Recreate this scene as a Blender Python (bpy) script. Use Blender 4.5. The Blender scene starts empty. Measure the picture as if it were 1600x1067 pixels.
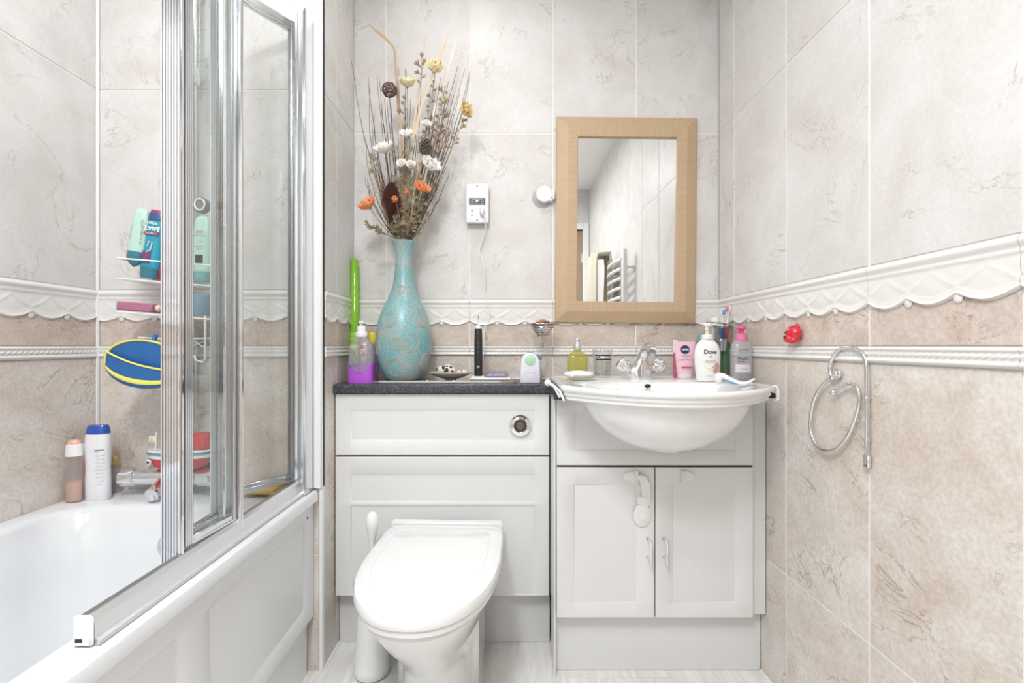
import bpy, bmesh, math, random
from mathutils import Vector, Matrix
random.seed(7)
S = bpy.context.scene
COL = S.collection
PI = math.pi
# ---------------------------------------------------------------- camera, light, exposure
H = 0.975; F = 745.0
cd = bpy.data.cameras.new('camera'); cam = bpy.data.objects.new('camera', cd); COL.objects.link(cam)
cam.location = (0, 0, H); cam.rotation_euler = (PI/2, 0, 0)
cd.sensor_width = 36; cd.lens = F/1600*36; cd.shift_x = 0.00375; cd.shift_y = 0.00406; cd.clip_start = 0.02
S.camera = cam
w = bpy.data.worlds.new('world'); S.world = w; w.use_nodes = True
w.node_tree.nodes['Background'].inputs[0].default_value = (0.9, 0.95, 1, 1)
w.node_tree.nodes['Background'].inputs[1].default_value = 0.3
S.view_settings.view_transform = 'Standard'; S.view_settings.look = 'None'
S.view_settings.gamma = 1; S.view_settings.use_curve_mapping = False
S.view_settings.exposure = -0.15
CEIL = 2.43
# recessed ceiling spots: (x, y, watts)
SPOTS = [(-0.12, 1.22, 2.8), (-0.88, 0.85, 4.8), (0.12, 0.55, 3.8), (-0.3, 0.1, 8.0), (0.1, -0.6, 3.0), (-0.8, -0.55, 6.0)]
for i, (x, y, p) in enumerate(SPOTS):
    ld = bpy.data.lights.new('spot_light', 'AREA'); ld.shape = 'DISK'; ld.size = 0.07; ld.energy = p
    ld.color = (1.0, 0.985, 0.965); ld.spread = math.radians(170)
    lo = bpy.data.objects.new('spot_light', ld); COL.objects.link(lo); lo.location = (x, y, CEIL-0.012)
# unseen fill lamp added on the ceiling behind the camera, flattens the light
ld = bpy.data.lights.new('added_fill_light', 'AREA'); ld.shape = 'DISK'; ld.size = 0.42; ld.energy = 28
ld.color = (0.94, 0.975, 1.0)
lo = bpy.data.objects.new('added_fill_light', ld); COL.objects.link(lo); lo.location = (-0.32, -0.25, CEIL-0.075)
# ---------------------------------------------------------------- helpers
def P(x, y, Y): return Vector(((x-794)*Y/F, Y, H+(540-y)*Y/F))          # photo point at depth Y
def R(x, y, X): Y = X*F/(x-794); return Vector((X, Y, H+(540-y)*Y/F))      # photo point on a plane X = const
class MB:
    def __init__(s): s.v = []; s.f = []
    def add(s, vs, fs):
        o = len(s.v); s.v += [tuple(p) for p in vs]; s.f += [tuple(i+o for i in f) for f in fs]; return s
    def box(s, x0, x1, y0, y1, z0, z1, b=0.0):
        lo = (x0, y0, z0); hi = (x1, y1, z1)
        if b <= 0:
            vs = [(x, y, z) for x in (x0, x1) for y in (y0, y1) for z in (z0, z1)]
            return s.add(vs, [(0,1,3,2),(4,6,7,5),(0,4,5,1),(2,3,7,6),(0,2,6,4),(1,5,7,3)])
        vs = []; idx = {}
        for sx in (0,1):
            for sy in (0,1):
                for sz in (0,1):
                    sg = (sx, sy, sz)
                    for a in range(3):
                        p = []
                        for k in range(3):
                            c = hi[k] if sg[k] else lo[k]
                            if k != a: c += -b if sg[k] else b
                            p.append(c)
                        idx[(sg, a)] = len(vs); vs.append(p)
        fs = []
        for a in range(3):
            o = [k for k in range(3) if k != a]
            for sa in (0,1):
                q = []
                for (u, v_) in ((0,0),(1,0),(1,1),(0,1)):
                    g = [0,0,0]; g[a] = sa; g[o[0]] = u; g[o[1]] = v_; q.append(idx[(tuple(g), a)])
                fs.append(q)
            for u in (0,1):
                for v_ in (0,1):
                    g0 = [0,0,0]; g0[o[0]] = u; g0[o[1]] = v_; g1 = list(g0); g1[a] = 1
                    g0 = tuple(g0); g1 = tuple(g1)
                    fs.append((idx[(g0,o[0])], idx[(g1,o[0])], idx[(g1,o[1])], idx[(g0,o[1])]))
        for sx in (0,1):
            for sy in (0,1):
                for sz in (0,1):
                    g = (sx,sy,sz); fs.append((idx[(g,0)], idx[(g,1)], idx[(g,2)]))
        return s.add(vs, fs)
    def loft(s, rings, cap0=True, cap1=True, closed=True):
        n = len(rings[0]); vs = [p for r in rings for p in r]; fs = []
        for i in range(len(rings)-1):
            for j in range(n if closed else n-1):
                k = (j+1) % n; fs.append((i*n+j, i*n+k, (i+1)*n+k, (i+1)*n+j))
        if cap0: fs.append(tuple(range(n)))
        if cap1: fs.append(tuple((len(rings)-1)*n+j for j in range(n)))
        return s.add(vs, fs)
    def lathe(s, prof, n=32, c=(0,0,0), sx=1, sy=1, e=2.0, cap0=True, cap1=True):
        """prof: (radius, z) upward; e > 2 squares the section."""
        rings = []
        for r, z in prof:
            ring = []
            for j in range(n):
                a = 2*PI*j/n; ca, sa = math.cos(a), math.sin(a)
                k = (abs(ca)**e+abs(sa)**e)**(-1/e) if e != 2.0 else 1
                ring.append((c[0]+r*sx*ca*k, c[1]+r*sy*sa*k, c[2]+z))
            rings.append(ring)
        return s.loft(rings, cap0, cap1)
    def tube(s, pts, r, n=8, cap=True, closed=False):
        pts = [Vector(p) for p in pts]; m = len(pts); rr = r if isinstance(r, (list, tuple)) else [r]*m
        rings = []; up = None
        for i, p in enumerate(pts):
            if closed: t = (pts[(i+1) % m]-pts[i-1]).normalized()
            else: t = (pts[min(i+1, m-1)]-pts[max(i-1, 0)]).normalized()
            if up is None: up = Vector((0,0,1)) if abs(t.z) < 0.9 else Vector((1,0,0))
            sd = t.cross(up).normalized(); up = sd.cross(t).normalized()
            rings.append([p+(sd*math.cos(2*PI*j/n)+up*math.sin(2*PI*j/n))*rr[i] for j in range(n)])
        if closed: rings.append(rings[0]); return s.loft(rings, False, False)
        return s.loft(rings, cap, cap)
    def ball(s, c, r, n=16, m=10):
        r = r if isinstance(r, (list, tuple)) else (r, r, r)
        rings = []
        for i in range(1, m):
            b = -PI/2+PI*i/m
            rings.append([(c[0]+r[0]*math.cos(b)*math.cos(2*PI*j/n), c[1]+r[1]*math.cos(b)*math.sin(2*PI*j/n), c[2]+r[2]*math.sin(b)) for j in range(n)])
        o = len(s.v); s.loft(rings, False, False)
        a = len(s.v); s.v += [(c[0], c[1], c[2]-r[2]), (c[0], c[1], c[2]+r[2])]; L = o+(m-2)*n
        for j in range(n):
            k = (j+1) % n; s.f.append((a, o+k, o+j)); s.f.append((a+1, L+j, L+k))
        return s
    def prism(s, poly, z0, z1):
        return s.loft([[(x, y, z0) for x, y in poly], [(x, y, z1) for x, y in poly]])
    def grid(s, fn, nu, nv):
        vs = [fn(i/nu, j/nv) for j in range(nv+1) for i in range(nu+1)]
        fs = [(j*(nu+1)+i, j*(nu+1)+i+1, (j+1)*(nu+1)+i+1, (j+1)*(nu+1)+i) for j in range(nv) for i in range(nu)]
        return s.add(vs, fs)
    def xf(s, mat, start=0):
        for i in range(start, len(s.v)): s.v[i] = tuple(mat @ Vector(s.v[i]))
        return s
def rot(ax, deg, c=(0,0,0)):
    c = Vector(c); return Matrix.Translation(c) @ Matrix.Rotation(math.radians(deg), 4, ax) @ Matrix.Translation(-c)
def mk(mb, name, mat, flat=False, ang=38):
    me = bpy.data.meshes.new(name); me.from_pydata(mb.v, [], mb.f); me.validate()
    bm = bmesh.new(); bm.from_mesh(me); bmesh.ops.remove_doubles(bm, verts=bm.verts, dist=1e-6)
    bmesh.ops.recalc_face_normals(bm, faces=bm.faces); bm.to_mesh(me); bm.free()
    if not flat:
        me.polygons.foreach_set('use_smooth', [True]*len(me.polygons)); me.set_sharp_from_angle(angle=math.radians(ang))
    me.materials.append(mat); return me
def obj(name, mb, mat, parent=None, loc=(0,0,0), rotz=0.0, flat=False, kind=None, label=None):
    me = mb if isinstance(mb, bpy.types.Mesh) else mk(mb, name, mat, flat)
    o = bpy.data.objects.new(name, me); COL.objects.link(o); o.location = loc
    if rotz: o.rotation_euler = (0, 0, rotz)
    if parent: o.parent = parent
    if kind: o['kind'] = kind
    if label: o['label'] = label
    return o
def tag(o, label, cat, group=None):
    o['label'] = label; o['category'] = cat
    if group: o['group'] = group
    return o
def thing(name, label, cat, loc, rotz=0.0, group=None):
    o = bpy.data.objects.new(name, None); COL.objects.link(o); o.empty_display_size = 0.05
    o.location = loc; o.rotation_euler = (0, 0, rotz); return tag(o, label, cat, group)
def text(root, s, size, loc, mat, wrap=None, rz=0.0, bold=0.0, tilt=None, sx=1.0, name='lettering'):
    """flat lettering facing local -y, optionally wrapped round an elliptical body (rx, ry)"""
    cu = bpy.data.curves.new(name, 'FONT'); cu.body = s; cu.size = size; cu.align_x = 'CENTER'; cu.align_y = 'CENTER'
    cu.extrude = 0.00015; cu.offset = bold; cu.resolution_u = 3
    t = bpy.data.objects.new('tmp', cu); COL.objects.link(t)
    dg = bpy.context.evaluated_depsgraph_get(); me = bpy.data.meshes.new_from_object(t.evaluated_get(dg))
    bpy.data.objects.remove(t); me.name = name
    for v in me.vertices:
        x, z, y = v.co.x*sx, v.co.y, -v.co.z
        if wrap:
            q = max(0.0, 1-(((x+loc[0])/wrap[0])**2)); y += wrap[1]*(1-math.sqrt(q))
        v.co = (x, y, z)
    me.materials.clear(); me.materials.append(mat)
    o = bpy.data.objects.new(name, me); COL.objects.link(o); o.parent = root; o.location = loc
    if tilt: o.rotation_euler = tilt
    return o
# ---------------------------------------------------------------- materials
def mat(name, col, rough=0.4, metal=0.0, spec=0.5, coat=0.0, emit=0.0, bump=0.0, bscale=60.0, var=0.0, vscale=8.0, sss=0.0):
    m = bpy.data.materials.new(name); m.use_nodes = True; nt = m.node_tree; b = nt.nodes['Principled BSDF']
    b.inputs['Base Color'].default_value = (*col, 1); b.inputs['Roughness'].default_value = rough
    b.inputs['Metallic'].default_value = metal; b.inputs['Specular IOR Level'].default_value = spec
    b.inputs['Coat Weight'].default_value = coat; b.inputs['Coat Roughness'].default_value = 0.06
    if emit: b.inputs['Emission Color'].default_value = (*col, 1); b.inputs['Emission Strength'].default_value = emit
    if bump or var:
        tc = nt.nodes.new('ShaderNodeTexCoord'); n = nt.nodes.new('ShaderNodeTexNoise'); n.inputs['Detail'].default_value = 5
        nt.links.new(tc.outputs['Object'], n.inputs['Vector'])
    if var:
        n.inputs['Scale'].default_value = vscale
        r = nt.nodes.new('ShaderNodeMix'); r.data_type = 'RGBA'
        r.inputs[6].default_value = (*[c*(1-var) for c in col], 1); r.inputs[7].default_value = (*[min(1, c*(1+var)) for c in col], 1)
        nt.links.new(n.outputs['Fac'], r.inputs[0]); nt.links.new(r.outputs[2], b.inputs['Base Color'])
    if bump:
        n2 = nt.nodes.new('ShaderNodeTexNoise'); n2.inputs['Scale'].default_value = bscale; nt.links.new(tc.outputs['Object'], n2.inputs['Vector'])
        bp = nt.nodes.new('ShaderNodeBump'); bp.inputs['Strength'].default_value = bump; bp.inputs['Distance'].default_value = 0.002
        nt.links.new(n2.outputs['Fac'], bp.inputs['Height']); nt.links.new(bp.outputs[0], b.inputs['Normal'])
    return m
def glassy(name, tint, refl=1.0, rough=0.02, body=0.0, bodycol=(1,1,1)):
    """thin clear material: transparent film with fresnel gloss, optionally a bit milky"""
    m = bpy.data.materials.new(name); m.use_nodes = True; nt = m.node_tree; nt.nodes.clear()
    o = nt.nodes.new('ShaderNodeOutputMaterial'); t = nt.nodes.new('ShaderNodeBsdfTransparent'); t.inputs[0].default_value = (*tint, 1)
    g = nt.nodes.new('ShaderNodeBsdfGlossy'); g.inputs['Roughness'].default_value = rough
    lw = nt.nodes.new('ShaderNodeLayerWeight'); lw.inputs[0].default_value = 0.5
    pw = nt.nodes.new('ShaderNodeMath'); pw.operation = 'POWER'; pw.inputs[1].default_value = 5.0; nt.links.new(lw.outputs['Facing'], pw.inputs[0])
    fr = nt.nodes.new('ShaderNodeMath'); fr.operation = 'MULTIPLY_ADD'; fr.inputs[1].default_value = 0.96; fr.inputs[2].default_value = 0.04; nt.links.new(pw.outputs[0], fr.inputs[0])
    mu = nt.nodes.new('ShaderNodeMath'); mu.operation = 'MULTIPLY'; mu.inputs[1].default_value = refl
    mx = nt.nodes.new('ShaderNodeMixShader'); nt.links.new(fr.outputs[0], mu.inputs[0]); nt.links.new(mu.outputs[0], mx.inputs[0])
    src = t.outputs[0]
    if body:
        d = nt.nodes.new('ShaderNodeBsdfDiffuse'); d.inputs[0].default_value = (*bodycol, 1)
        m2 = nt.nodes.new('ShaderNodeMixShader'); m2.inputs[0].default_value = body
        nt.links.new(t.outputs[0], m2.inputs[1]); nt.links.new(d.outputs[0], m2.inputs[2]); src = m2.outputs[0]
    nt.links.new(src, mx.inputs[1]); nt.links.new(g.outputs[0], mx.inputs[2]); nt.links.new(mx.outputs[0], o.inputs[0])
    return m
def marble(name, c0, c1, vein, vs=1.0, rough=0.36, mottle=0.5):
    m = bpy.data.materials.new(name); m.use_nodes = True; nt = m.node_tree; b = nt.nodes['Principled BSDF']; N = nt.nodes.new; L = nt.links.new
    tc = N('ShaderNodeTexCoord'); oi = N('ShaderNodeObjectInfo')
    mu = N('ShaderNodeMath'); mu.operation = 'MULTIPLY'; mu.inputs[1].default_value = 37.0; L(oi.outputs['Random'], mu.inputs[0])
    ad = N('ShaderNodeVectorMath'); ad.operation = 'ADD'; L(tc.outputs['Object'], ad.inputs[0]); L(mu.outputs[0], ad.inputs[1])
    n1 = N('ShaderNodeTexNoise'); n1.inputs['Scale'].default_value = 5.5*vs; n1.inputs['Detail'].default_value = 6; n1.inputs['Roughness'].default_value = 0.6; n1.inputs['Distortion'].default_value = 0.6
    L(ad.outputs[0], n1.inputs['Vector'])
    cr = N('ShaderNodeValToRGB'); cr.color_ramp.elements[0].position = 0.33; cr.color_ramp.elements[1].position = 0.68
    cr.color_ramp.elements[0].color = (*c0, 1); cr.color_ramp.elements[1].color = (*c1, 1); L(n1.outputs['Fac'], cr.inputs[0])
    # fine speckle
    n3 = N('ShaderNodeTexNoise'); n3.inputs['Scale'].default_value = 130; n3.inputs['Detail'].default_value = 3; L(ad.outputs[0], n3.inputs['Vector'])
    mr = N('ShaderNodeMapRange'); mr.inputs[1].default_value = 0.3; mr.inputs[2].default_value = 0.7; mr.inputs[3].default_value = 1-0.09*mottle; mr.inputs[4].default_value = 1+0.07*mottle
    L(n3.outputs['Fac'], mr.inputs[0])
    sc = N('ShaderNodeVectorMath'); sc.operation = 'SCALE'; L(cr.outputs[0], sc.inputs[0]); L(mr.outputs[0], sc.inputs['Scale'])
    # veins: zero crossings of a warped noise, faded by a second one
    n2 = N('ShaderNodeTexNoise'); n2.inputs['Scale'].default_value = 4.2*vs; n2.inputs['Detail'].default_value = 7; n2.inputs['Roughness'].default_value = 0.62; n2.inputs['Distortion'].default_value = 0.9
    o2 = N('ShaderNodeVectorMath'); o2.operation = 'ADD'; o2.inputs[1].default_value = (5.3, 1.7, 9.1); L(ad.outputs[0], o2.inputs[0]); L(o2.outputs[0], n2.inputs['Vector'])
    sb = N('ShaderNodeMath'); sb.operation = 'SUBTRACT'; sb.inputs[1].default_value = 0.5; L(n2.outputs['Fac'], sb.inputs[0])
    ab = N('ShaderNodeMath'); ab.operation = 'ABSOLUTE'; L(sb.outputs[0], ab.inputs[0])
    v = N('ShaderNodeMapRange'); v.inputs[1].default_value = 0.0; v.inputs[2].default_value = 0.009; v.inputs[3].default_value = 1; v.inputs[4].default_value = 0; L(ab.outputs[0], v.inputs[0])
    n4 = N('ShaderNodeTexNoise'); n4.inputs['Scale'].default_value = 7; L(ad.outputs[0], n4.inputs['Vector'])
    f = N('ShaderNodeMapRange'); f.inputs[1].default_value = 0.42; f.inputs[2].default_value = 0.60; f.inputs[4].default_value = 0.80; L(n4.outputs['Fac'], f.inputs[0])
    mm = N('ShaderNodeMath'); mm.operation = 'MULTIPLY'; L(v.outputs[0], mm.inputs[0]); L(f.outputs[0], mm.inputs[1])
    mx = N('ShaderNodeMix'); mx.data_type = 'RGBA'; L(mm.outputs[0], mx.inputs[0]); L(sc.outputs[0], mx.inputs[6]); mx.inputs[7].default_value = (*vein, 1)
    L(mx.outputs[2], b.inputs['Base Color']); b.inputs['Roughness'].default_value = rough; b.inputs['Specular IOR Level'].default_value = 0.30
    bp = N('ShaderNodeBump'); bp.inputs['Strength'].default_value = 0.06; bp.inputs['Distance'].default_value = 0.003; L(n1.outputs['Fac'], bp.inputs['Height']); L(bp.outputs[0], b.inputs['Normal'])
    return m
M_UP = marble('pale_marble_tile', (0.645, 0.618, 0.597), (0.735, 0.73, 0.727), (0.47, 0.42, 0.385))
M_LO = marble('beige_marble_tile', (0.62, 0.545, 0.48), (0.765, 0.73, 0.695), (0.33, 0.24, 0.18), 1.15, mottle=1.2)
M_BAND = marble('rose_marble_tile', (0.56, 0.465, 0.405), (0.67, 0.59, 0.535), (0.24, 0.14, 0.09), 2.6, mottle=1.2)
M_GROUT = mat('white_grout', (0.86, 0.855, 0.84), 0.7, bump=0.2, bscale=300)
M_FRIEZE = mat('frieze_glaze', (0.77, 0.755, 0.735), 0.18, coat=0.3, var=0.03, vscale=14)
M_PAINT = mat('ceiling_paint', (0.86, 0.86, 0.85), 0.7, var=0.01)
M_SIL = mat('white_silicone', (0.85, 0.86, 0.87), 0.35, var=0.02)
M_ACRYL = mat('white_acrylic', (0.745, 0.765, 0.79), 0.12, coat=0.5, var=0.008)
M_CERAM = mat('white_ceramic', (0.85, 0.86, 0.865), 0.07, coat=0.6, var=0.006)
M_CAB = mat('white_cabinet_foil', (0.75, 0.76, 0.765), 0.32, bump=0.05, bscale=25, var=0.01)
M_PANEL = mat('bath_panel_plastic', (0.80, 0.81, 0.82), 0.25, var=0.012)
M_CHROME = mat('chrome', (0.78, 0.79, 0.81), 0.07, metal=1.0, bump=0.02, bscale=20)
M_CHROMED = mat('darker_chrome', (0.45, 0.45, 0.46), 0.16, metal=1.0, bump=0.02)
M_ALU = mat('polished_aluminium', (0.72, 0.74, 0.765), 0.16, metal=0.95, bump=0.05, bscale=40)
M_ALUD = mat('brushed_aluminium', (0.42, 0.43, 0.44), 0.3, metal=0.95, bump=0.05, bscale=40)
M_WHITE = mat('white_plastic', (0.83, 0.83, 0.83), 0.3, var=0.01)
M_WHITEC = mat('cream_white_plastic', (0.81, 0.81, 0.80), 0.3, var=0.01)
M_BLACK = mat('black_plastic', (0.014, 0.014, 0.016), 0.3, var=0.1)
M_DARK = mat('dark_gap', (0.03, 0.028, 0.025), 0.8, var=0.1)
M_GLASS = glassy('clear_glass', (0.955, 0.97, 0.965), 1.0)
M_GLASSE = glassy('glass_edge', (0.35, 0.5, 0.46), 0.8)
M_TUMB = glassy('tumbler_glass', (0.955, 0.96, 0.96), 1.5)
def plain(name, c, r=0.35, **k): return mat(name, c, r, var=k.pop('var', 0.04), **k)
# ---------------------------------------------------------------- room shell
XR = 0.7596; XS = -0.556; XL = -1.232; YB = 1.72; YE = 1.43; YR = -1.05
ZG = [0.0, 0.349, 0.939, 0.973, 1.055, 1.141, 1.741, 2.341, CEIL]
GAP = 0.0021
_tc = {}
def tile_mesh(wd, h, m):
    k = (round(wd, 4), round(h, 4), m.name)
    if k not in _tc:
        b = 0.0012; x = wd/2-GAP; z = h/2-GAP; mb = MB()
        r0 = [(-x, 0.0022, -z), (x, 0.0022, -z), (x, 0.0022, z), (-x, 0.0022, z)]
        r1 = [(-x, b*0.6, -z), (x, b*0.6, -z), (x, b*0.6, z), (-x, b*0.6, z)]
        r2 = [(-x+b, 0, -z+b), (x-b, 0, -z+b), (x-b, 0, z-b), (-x+b, 0, z-b)]
        mb.loft([r0, r1, r2], False, True); _tc[k] = mk(mb, 'tile', m, ang=15)
    return _tc[k]
def gs(x, s): return math.exp(-(x/s)**2)
def frieze_mesh(wd, ph):
    """moulded scallop frieze, ph = where the piece starts in the 0.1 m repeat"""
    k = ('fr', round(wd, 4), round(ph, 4))
    if k in _tc: return _tc[k]
    mb = MB(); nu = max(4, int(round(wd/0.1*20))); nv = 30; top = 0.104
    def ht(u, s):
        p = ((u+ph)/0.1) % 1.0; c = abs(p-0.5)*2
        bt = 0.009+0.015*c**1.7
        h = 0.0026+0.0036*gs(s-bt-0.0038, 0.0036)+0.0014*gs(s-bt-0.0115, 0.0022)
        h += 0.0055*gs(s-0.094, 0.0075)+0.0028*gs(s-0.0785, 0.0028)
        lf = 0.072-0.034*c**0.75                     # leaf outline inside the scallop
        h += 0.0022*gs(s-lf, 0.0030)
        if s < lf: h += 0.0016*gs(c, 0.5)*gs(s-0.042, 0.020)
        h += 0.0010*gs(c-1, 0.25)*gs(s-0.060, 0.012)
        return h, bt
    def fn(a, t):
        u = a*wd; _, bt = ht(u, 0.05); s = bt+(top-bt)*t; h, _ = ht(u, s)
        if t < 0.001: h = 0.0
        x = u-wd/2; x = max(-wd/2+0.0005, min(wd/2-0.0005, x))
        return (x, -h, s)
    mb.grid(lambda a, t: (fn(0, t)[0], 0.002, fn(0, t)[2]) if a < 0.5/(nu+2) else ((fn(1, t)[0], 0.002, fn(1, t)[2]) if a > 1-0.5/(nu+2) else fn((a*(nu+2)-1)/nu, t)), nu+2, nv)
    # top closing strip
    mb.add([(-wd/2, 0.002, top), (wd/2, 0.002, top), (wd/2, -0.004, top), (-wd/2, -0.004, top)], [(0,1,2,3)])
    u0 = math.ceil((ph+0.003)/0.1)*0.1
    while u0-ph < wd-0.004:
        mb.ball((u0-ph-wd/2, -0.0012, 0.0190), (0.0092, 0.0034, 0.0100), 12, 8); u0 += 0.1
    _tc[k] = mk(mb, 'frieze_tile', M_FRIEZE, ang=80); return _tc[k]
def rope_mesh(wd):
    k = ('rp', round(wd, 4))
    if k in _tc: return _tc[k]
    mb = MB(); nu = max(4, int(wd/0.0025)); nv = 16; hh = 0.034
    def fn(a, t):
        u = a*wd; s = t*hh
        h = 0.0035+0.004*gs(s-0.029, 0.003)+0.0045*gs(s-0.006, 0.0035)
        h += 0.0045*gs(s-0.0185, 0.0042)*(0.62+0.38*math.sin(2*PI*(u/0.014-s/0.011)))
        if t < 0.001 or t > 0.999: h = 0
        x = max(-wd/2+0.0005, min(wd/2-0.0005, u-wd/2)); return (x, -h, s)
    mb.grid(lambda a, t: (fn(0, t)[0], 0.002, fn(0, t)[2]) if a < 0.5/(nu+2) else ((fn(1, t)[0], 0.002, fn(1, t)[2]) if a > 1-0.5/(nu+2) else fn((a*(nu+2)-1)/nu, t)), nu+2, nv); _tc[k] = mk(mb, 'rope_border_tile', M_FRIEZE, ang=80); return _tc[k]
def wall(name, loc, rz, length, grouts, hole=None, thick=0.1):
    """local frame: x along the wall, room on -y, tile face at y = 0"""
    mb = MB()
    if hole:
        a, b, zt = hole
        mb.box(0, a, 0.0018, thick, 0, CEIL); mb.box(b, length, 0.0018, thick, 0, CEIL); mb.box(a, b, 0.0018, thick, zt, CEIL)
    else: mb.box(0, length, 0.0018, thick, 0, CEIL)
    root = obj(name, mb, M_GROUT, loc=loc, rotz=rz, kind='structure')
    ed = [0.0]+[g for g in grouts if 0.004 < g < length-0.004]+[length]
    g0 = grouts[0]
    for a, b in zip(ed[:-1], ed[1:]):
        for r in range(len(ZG)-1):
            z0, z1 = ZG[r], ZG[r+1]; xa, xb = a, b
            if hole and xa < hole[1] and xb > hole[0] and z0 < hole[2]:
                if z1 <= hole[2]+0.01 or r < 6:
                    if xa >= hole[0]-0.01 and xb <= hole[1]+0.01: continue
                    if xa < hole[0]: xb = hole[0]
                    else: xa = hole[1]
                else: z0 = hole[2]
                if xb-xa < 0.01: continue
            wd = xb-xa; cx = (xa+xb)/2
            if r == 2: obj('rope_border_tile', rope_mesh(wd), None, root, (cx, 0, z0))
            elif r == 4:
                obj('frieze_tile', frieze_mesh(wd, (xa-g0) % 0.1), None, root, (cx, 0, 1.037))
                obj('tile', tile_mesh(wd, z1-z0, M_UP), None, root, (cx, 0.0012, (z0+z1)/2))
            else:
                m = M_LO if r < 2 else (M_BAND if r == 3 else M_UP)
                obj('tile', tile_mesh(wd, z1-z0, m), None, root, (cx, 0, (z0+z1)/2))
    return root
def steps(a, n): return [a+0.3*i for i in range(n)]
wall('wall_back', (XS, YB, 0), 0, XR-XS, steps(0.1165, 5))
wall('wall_right', (XR, YB, 0), -PI/2, YB-YR, steps(0.1165, 10))
wall('wall_bath_end', (XL, YE, 0), 0, XS-XL-0.0105, steps(0.274, 2))
wall('wall_stub', (XS, YE+0.011, 0), PI/2, YB-YE-0.011, [0.1])
wall('wall_left', (XL, YR, 0), PI/2, YE-YR, steps((YE-YR) % 0.3, 9))
DX0, DX1 = 0.75, 0.0
wall('wall_rear', (XR, YR, 0), PI, XR-XL, steps(0.15, 7), hole=(0.055, 0.835, 2.06))
mb = MB(); mb.box(XL-0.1, XR+0.1, YR-0.1, YB+0.1, -0.1, -0.0022)
floor = obj('floor', mb, M_GROUT, kind='structure')
def wood_tile():
    m = bpy.data.materials.new('whitewashed_floor_tile'); m.use_nodes = True; nt = m.node_tree; b = nt.nodes['Principled BSDF']; N = nt.nodes.new; L = nt.links.new
    tc = N('ShaderNodeTexCoord'); oi = N('ShaderNodeObjectInfo'); ad = N('ShaderNodeVectorMath'); ad.operation = 'ADD'
    mu = N('ShaderNodeMath'); mu.operation = 'MULTIPLY'; mu.inputs[1].default_value = 9; L(oi.outputs['Random'], mu.inputs[0])
    L(tc.outputs['Object'], ad.inputs[0]); L(mu.outputs[0], ad.inputs[1])
    mp = N('ShaderNodeMapping'); mp.inputs['Scale'].default_value = (28, 3, 1); L(ad.outputs[0], mp.inputs[0])
    n = N('ShaderNodeTexNoise'); n.inputs['Scale'].default_value = 1.5; n.inputs['Detail'].default_value = 6; n.inputs['Distortion'].default_value = 1.0; L(mp.outputs[0], n.inputs['Vector'])
    cr = N('ShaderNodeValToRGB'); e = cr.color_ramp.elements; e[0].position = 0.3; e[0].color = (0.70, 0.68, 0.65, 1); e[1].position = 0.62; e[1].color = (0.84, 0.835, 0.82, 1)
    L(n.outputs['Fac'], cr.inputs[0]); L(cr.outputs[0], b.inputs['Base Color']); b.inputs['Roughness'].default_value = 0.3
    return m
M_FLOOR = wood_tile(); ftc = {}
xs = [XL]+[g for g in [0.175+0.3*k for k in range(-5, 3)] if XL+0.02 < g < XR-0.02]+[XR]
for i, (a, b) in enumerate(zip(xs[:-1], xs[1:])):
    ys = [YR]+[y for y in [-1.3+0.6*k+(0.3 if i % 2 else 0) for k in range(7)] if YR+0.02 < y < YB-0.02]+[YB]
    for c, d in zip(ys[:-1], ys[1:]):
        k = (round(b-a, 3), round(d-c, 3))
        if k not in ftc: ftc[k] = mk(MB().box(-(b-a)/2+0.0012, (b-a)/2-0.0012, -(d-c)/2+0.0012, (d-c)/2-0.0012, -0.0022, 0, 0.0007), 'floor_tile', M_FLOOR)
        obj('floor_tile', ftc[k], None, floor, ((a+b)/2, (c+d)/2, 0))
mb = MB(); mb.box(XL-0.1, XR+0.1, YR-0.1, YB+0.1, CEIL, CEIL+0.08); obj('ceiling', mb, M_PAINT, kind='structure')
# solid behind the stub (the boxed-in corner)
# corner trims
obj('trim_1', MB().box(XL+0.0, XL+0.009, YE-0.009, YE, 0.55, CEIL, 0.003), M_SIL, kind='structure')
obj('trim_2', MB().box(XS-0.0105, XS+0.002, YE-0.004, YE+0.012, 0.0, CEIL, 0.002).box(XS-0.0245, XS+0.002, YE-0.014, YE+0.012, 0.549, CEIL, 0.004), M_SIL, kind='structure')
obj('trim_3', MB().tube([(XS+0.002, YE, 0.002), (XS+0.002, 1.568, 0.002)], 0.004, 6), M_SIL, kind='structure')
obj('trim_4', MB().tube([(XR-0.002, 0.1, 0.002), (XR-0.002, 1.43, 0.002)], 0.004, 6), M_SIL, kind='structure')
# door in the rear wall (seen only in the mirror)
M_DOORW = mat('door_gloss_white', (0.82, 0.82, 0.80), 0.35, var=0.01); M_WOOD = mat('brown_door', (0.34, 0.25, 0.17), 0.45, var=0.2, vscale=12)
dr = obj('door_1', MB().box(-0.07, 0.70, YR-0.06, YR-0.02, 0.005, 2.055, 0.003), M_WOOD, kind='structure')
mb = MB()
mb.box(0.70, 0.755, YR-0.06, YR+0.018, 0, 2.12, 0.004); mb.box(-0.125, -0.07, YR-0.06, YR+0.018, 0, 2.12, 0.004); mb.box(-0.07, 0.70, YR-0.06, YR+0.018, 2.06, 2.12, 0.004)
obj('architrave', mb, M_DOORW, dr)
for z in (0.3, 1.75): obj('hinge', MB().box(0.685, 0.70, YR-0.022, YR-0.012, z, z+0.09, 0.002), M_CHROME, dr)
obj('door_handle', MB().tube([(0.0, YR-0.02, 1.0), (0.0, YR+0.035, 1.0), (0.1, YR+0.035, 1.0)], 0.008, 8), M_CHROME, dr)
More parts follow.
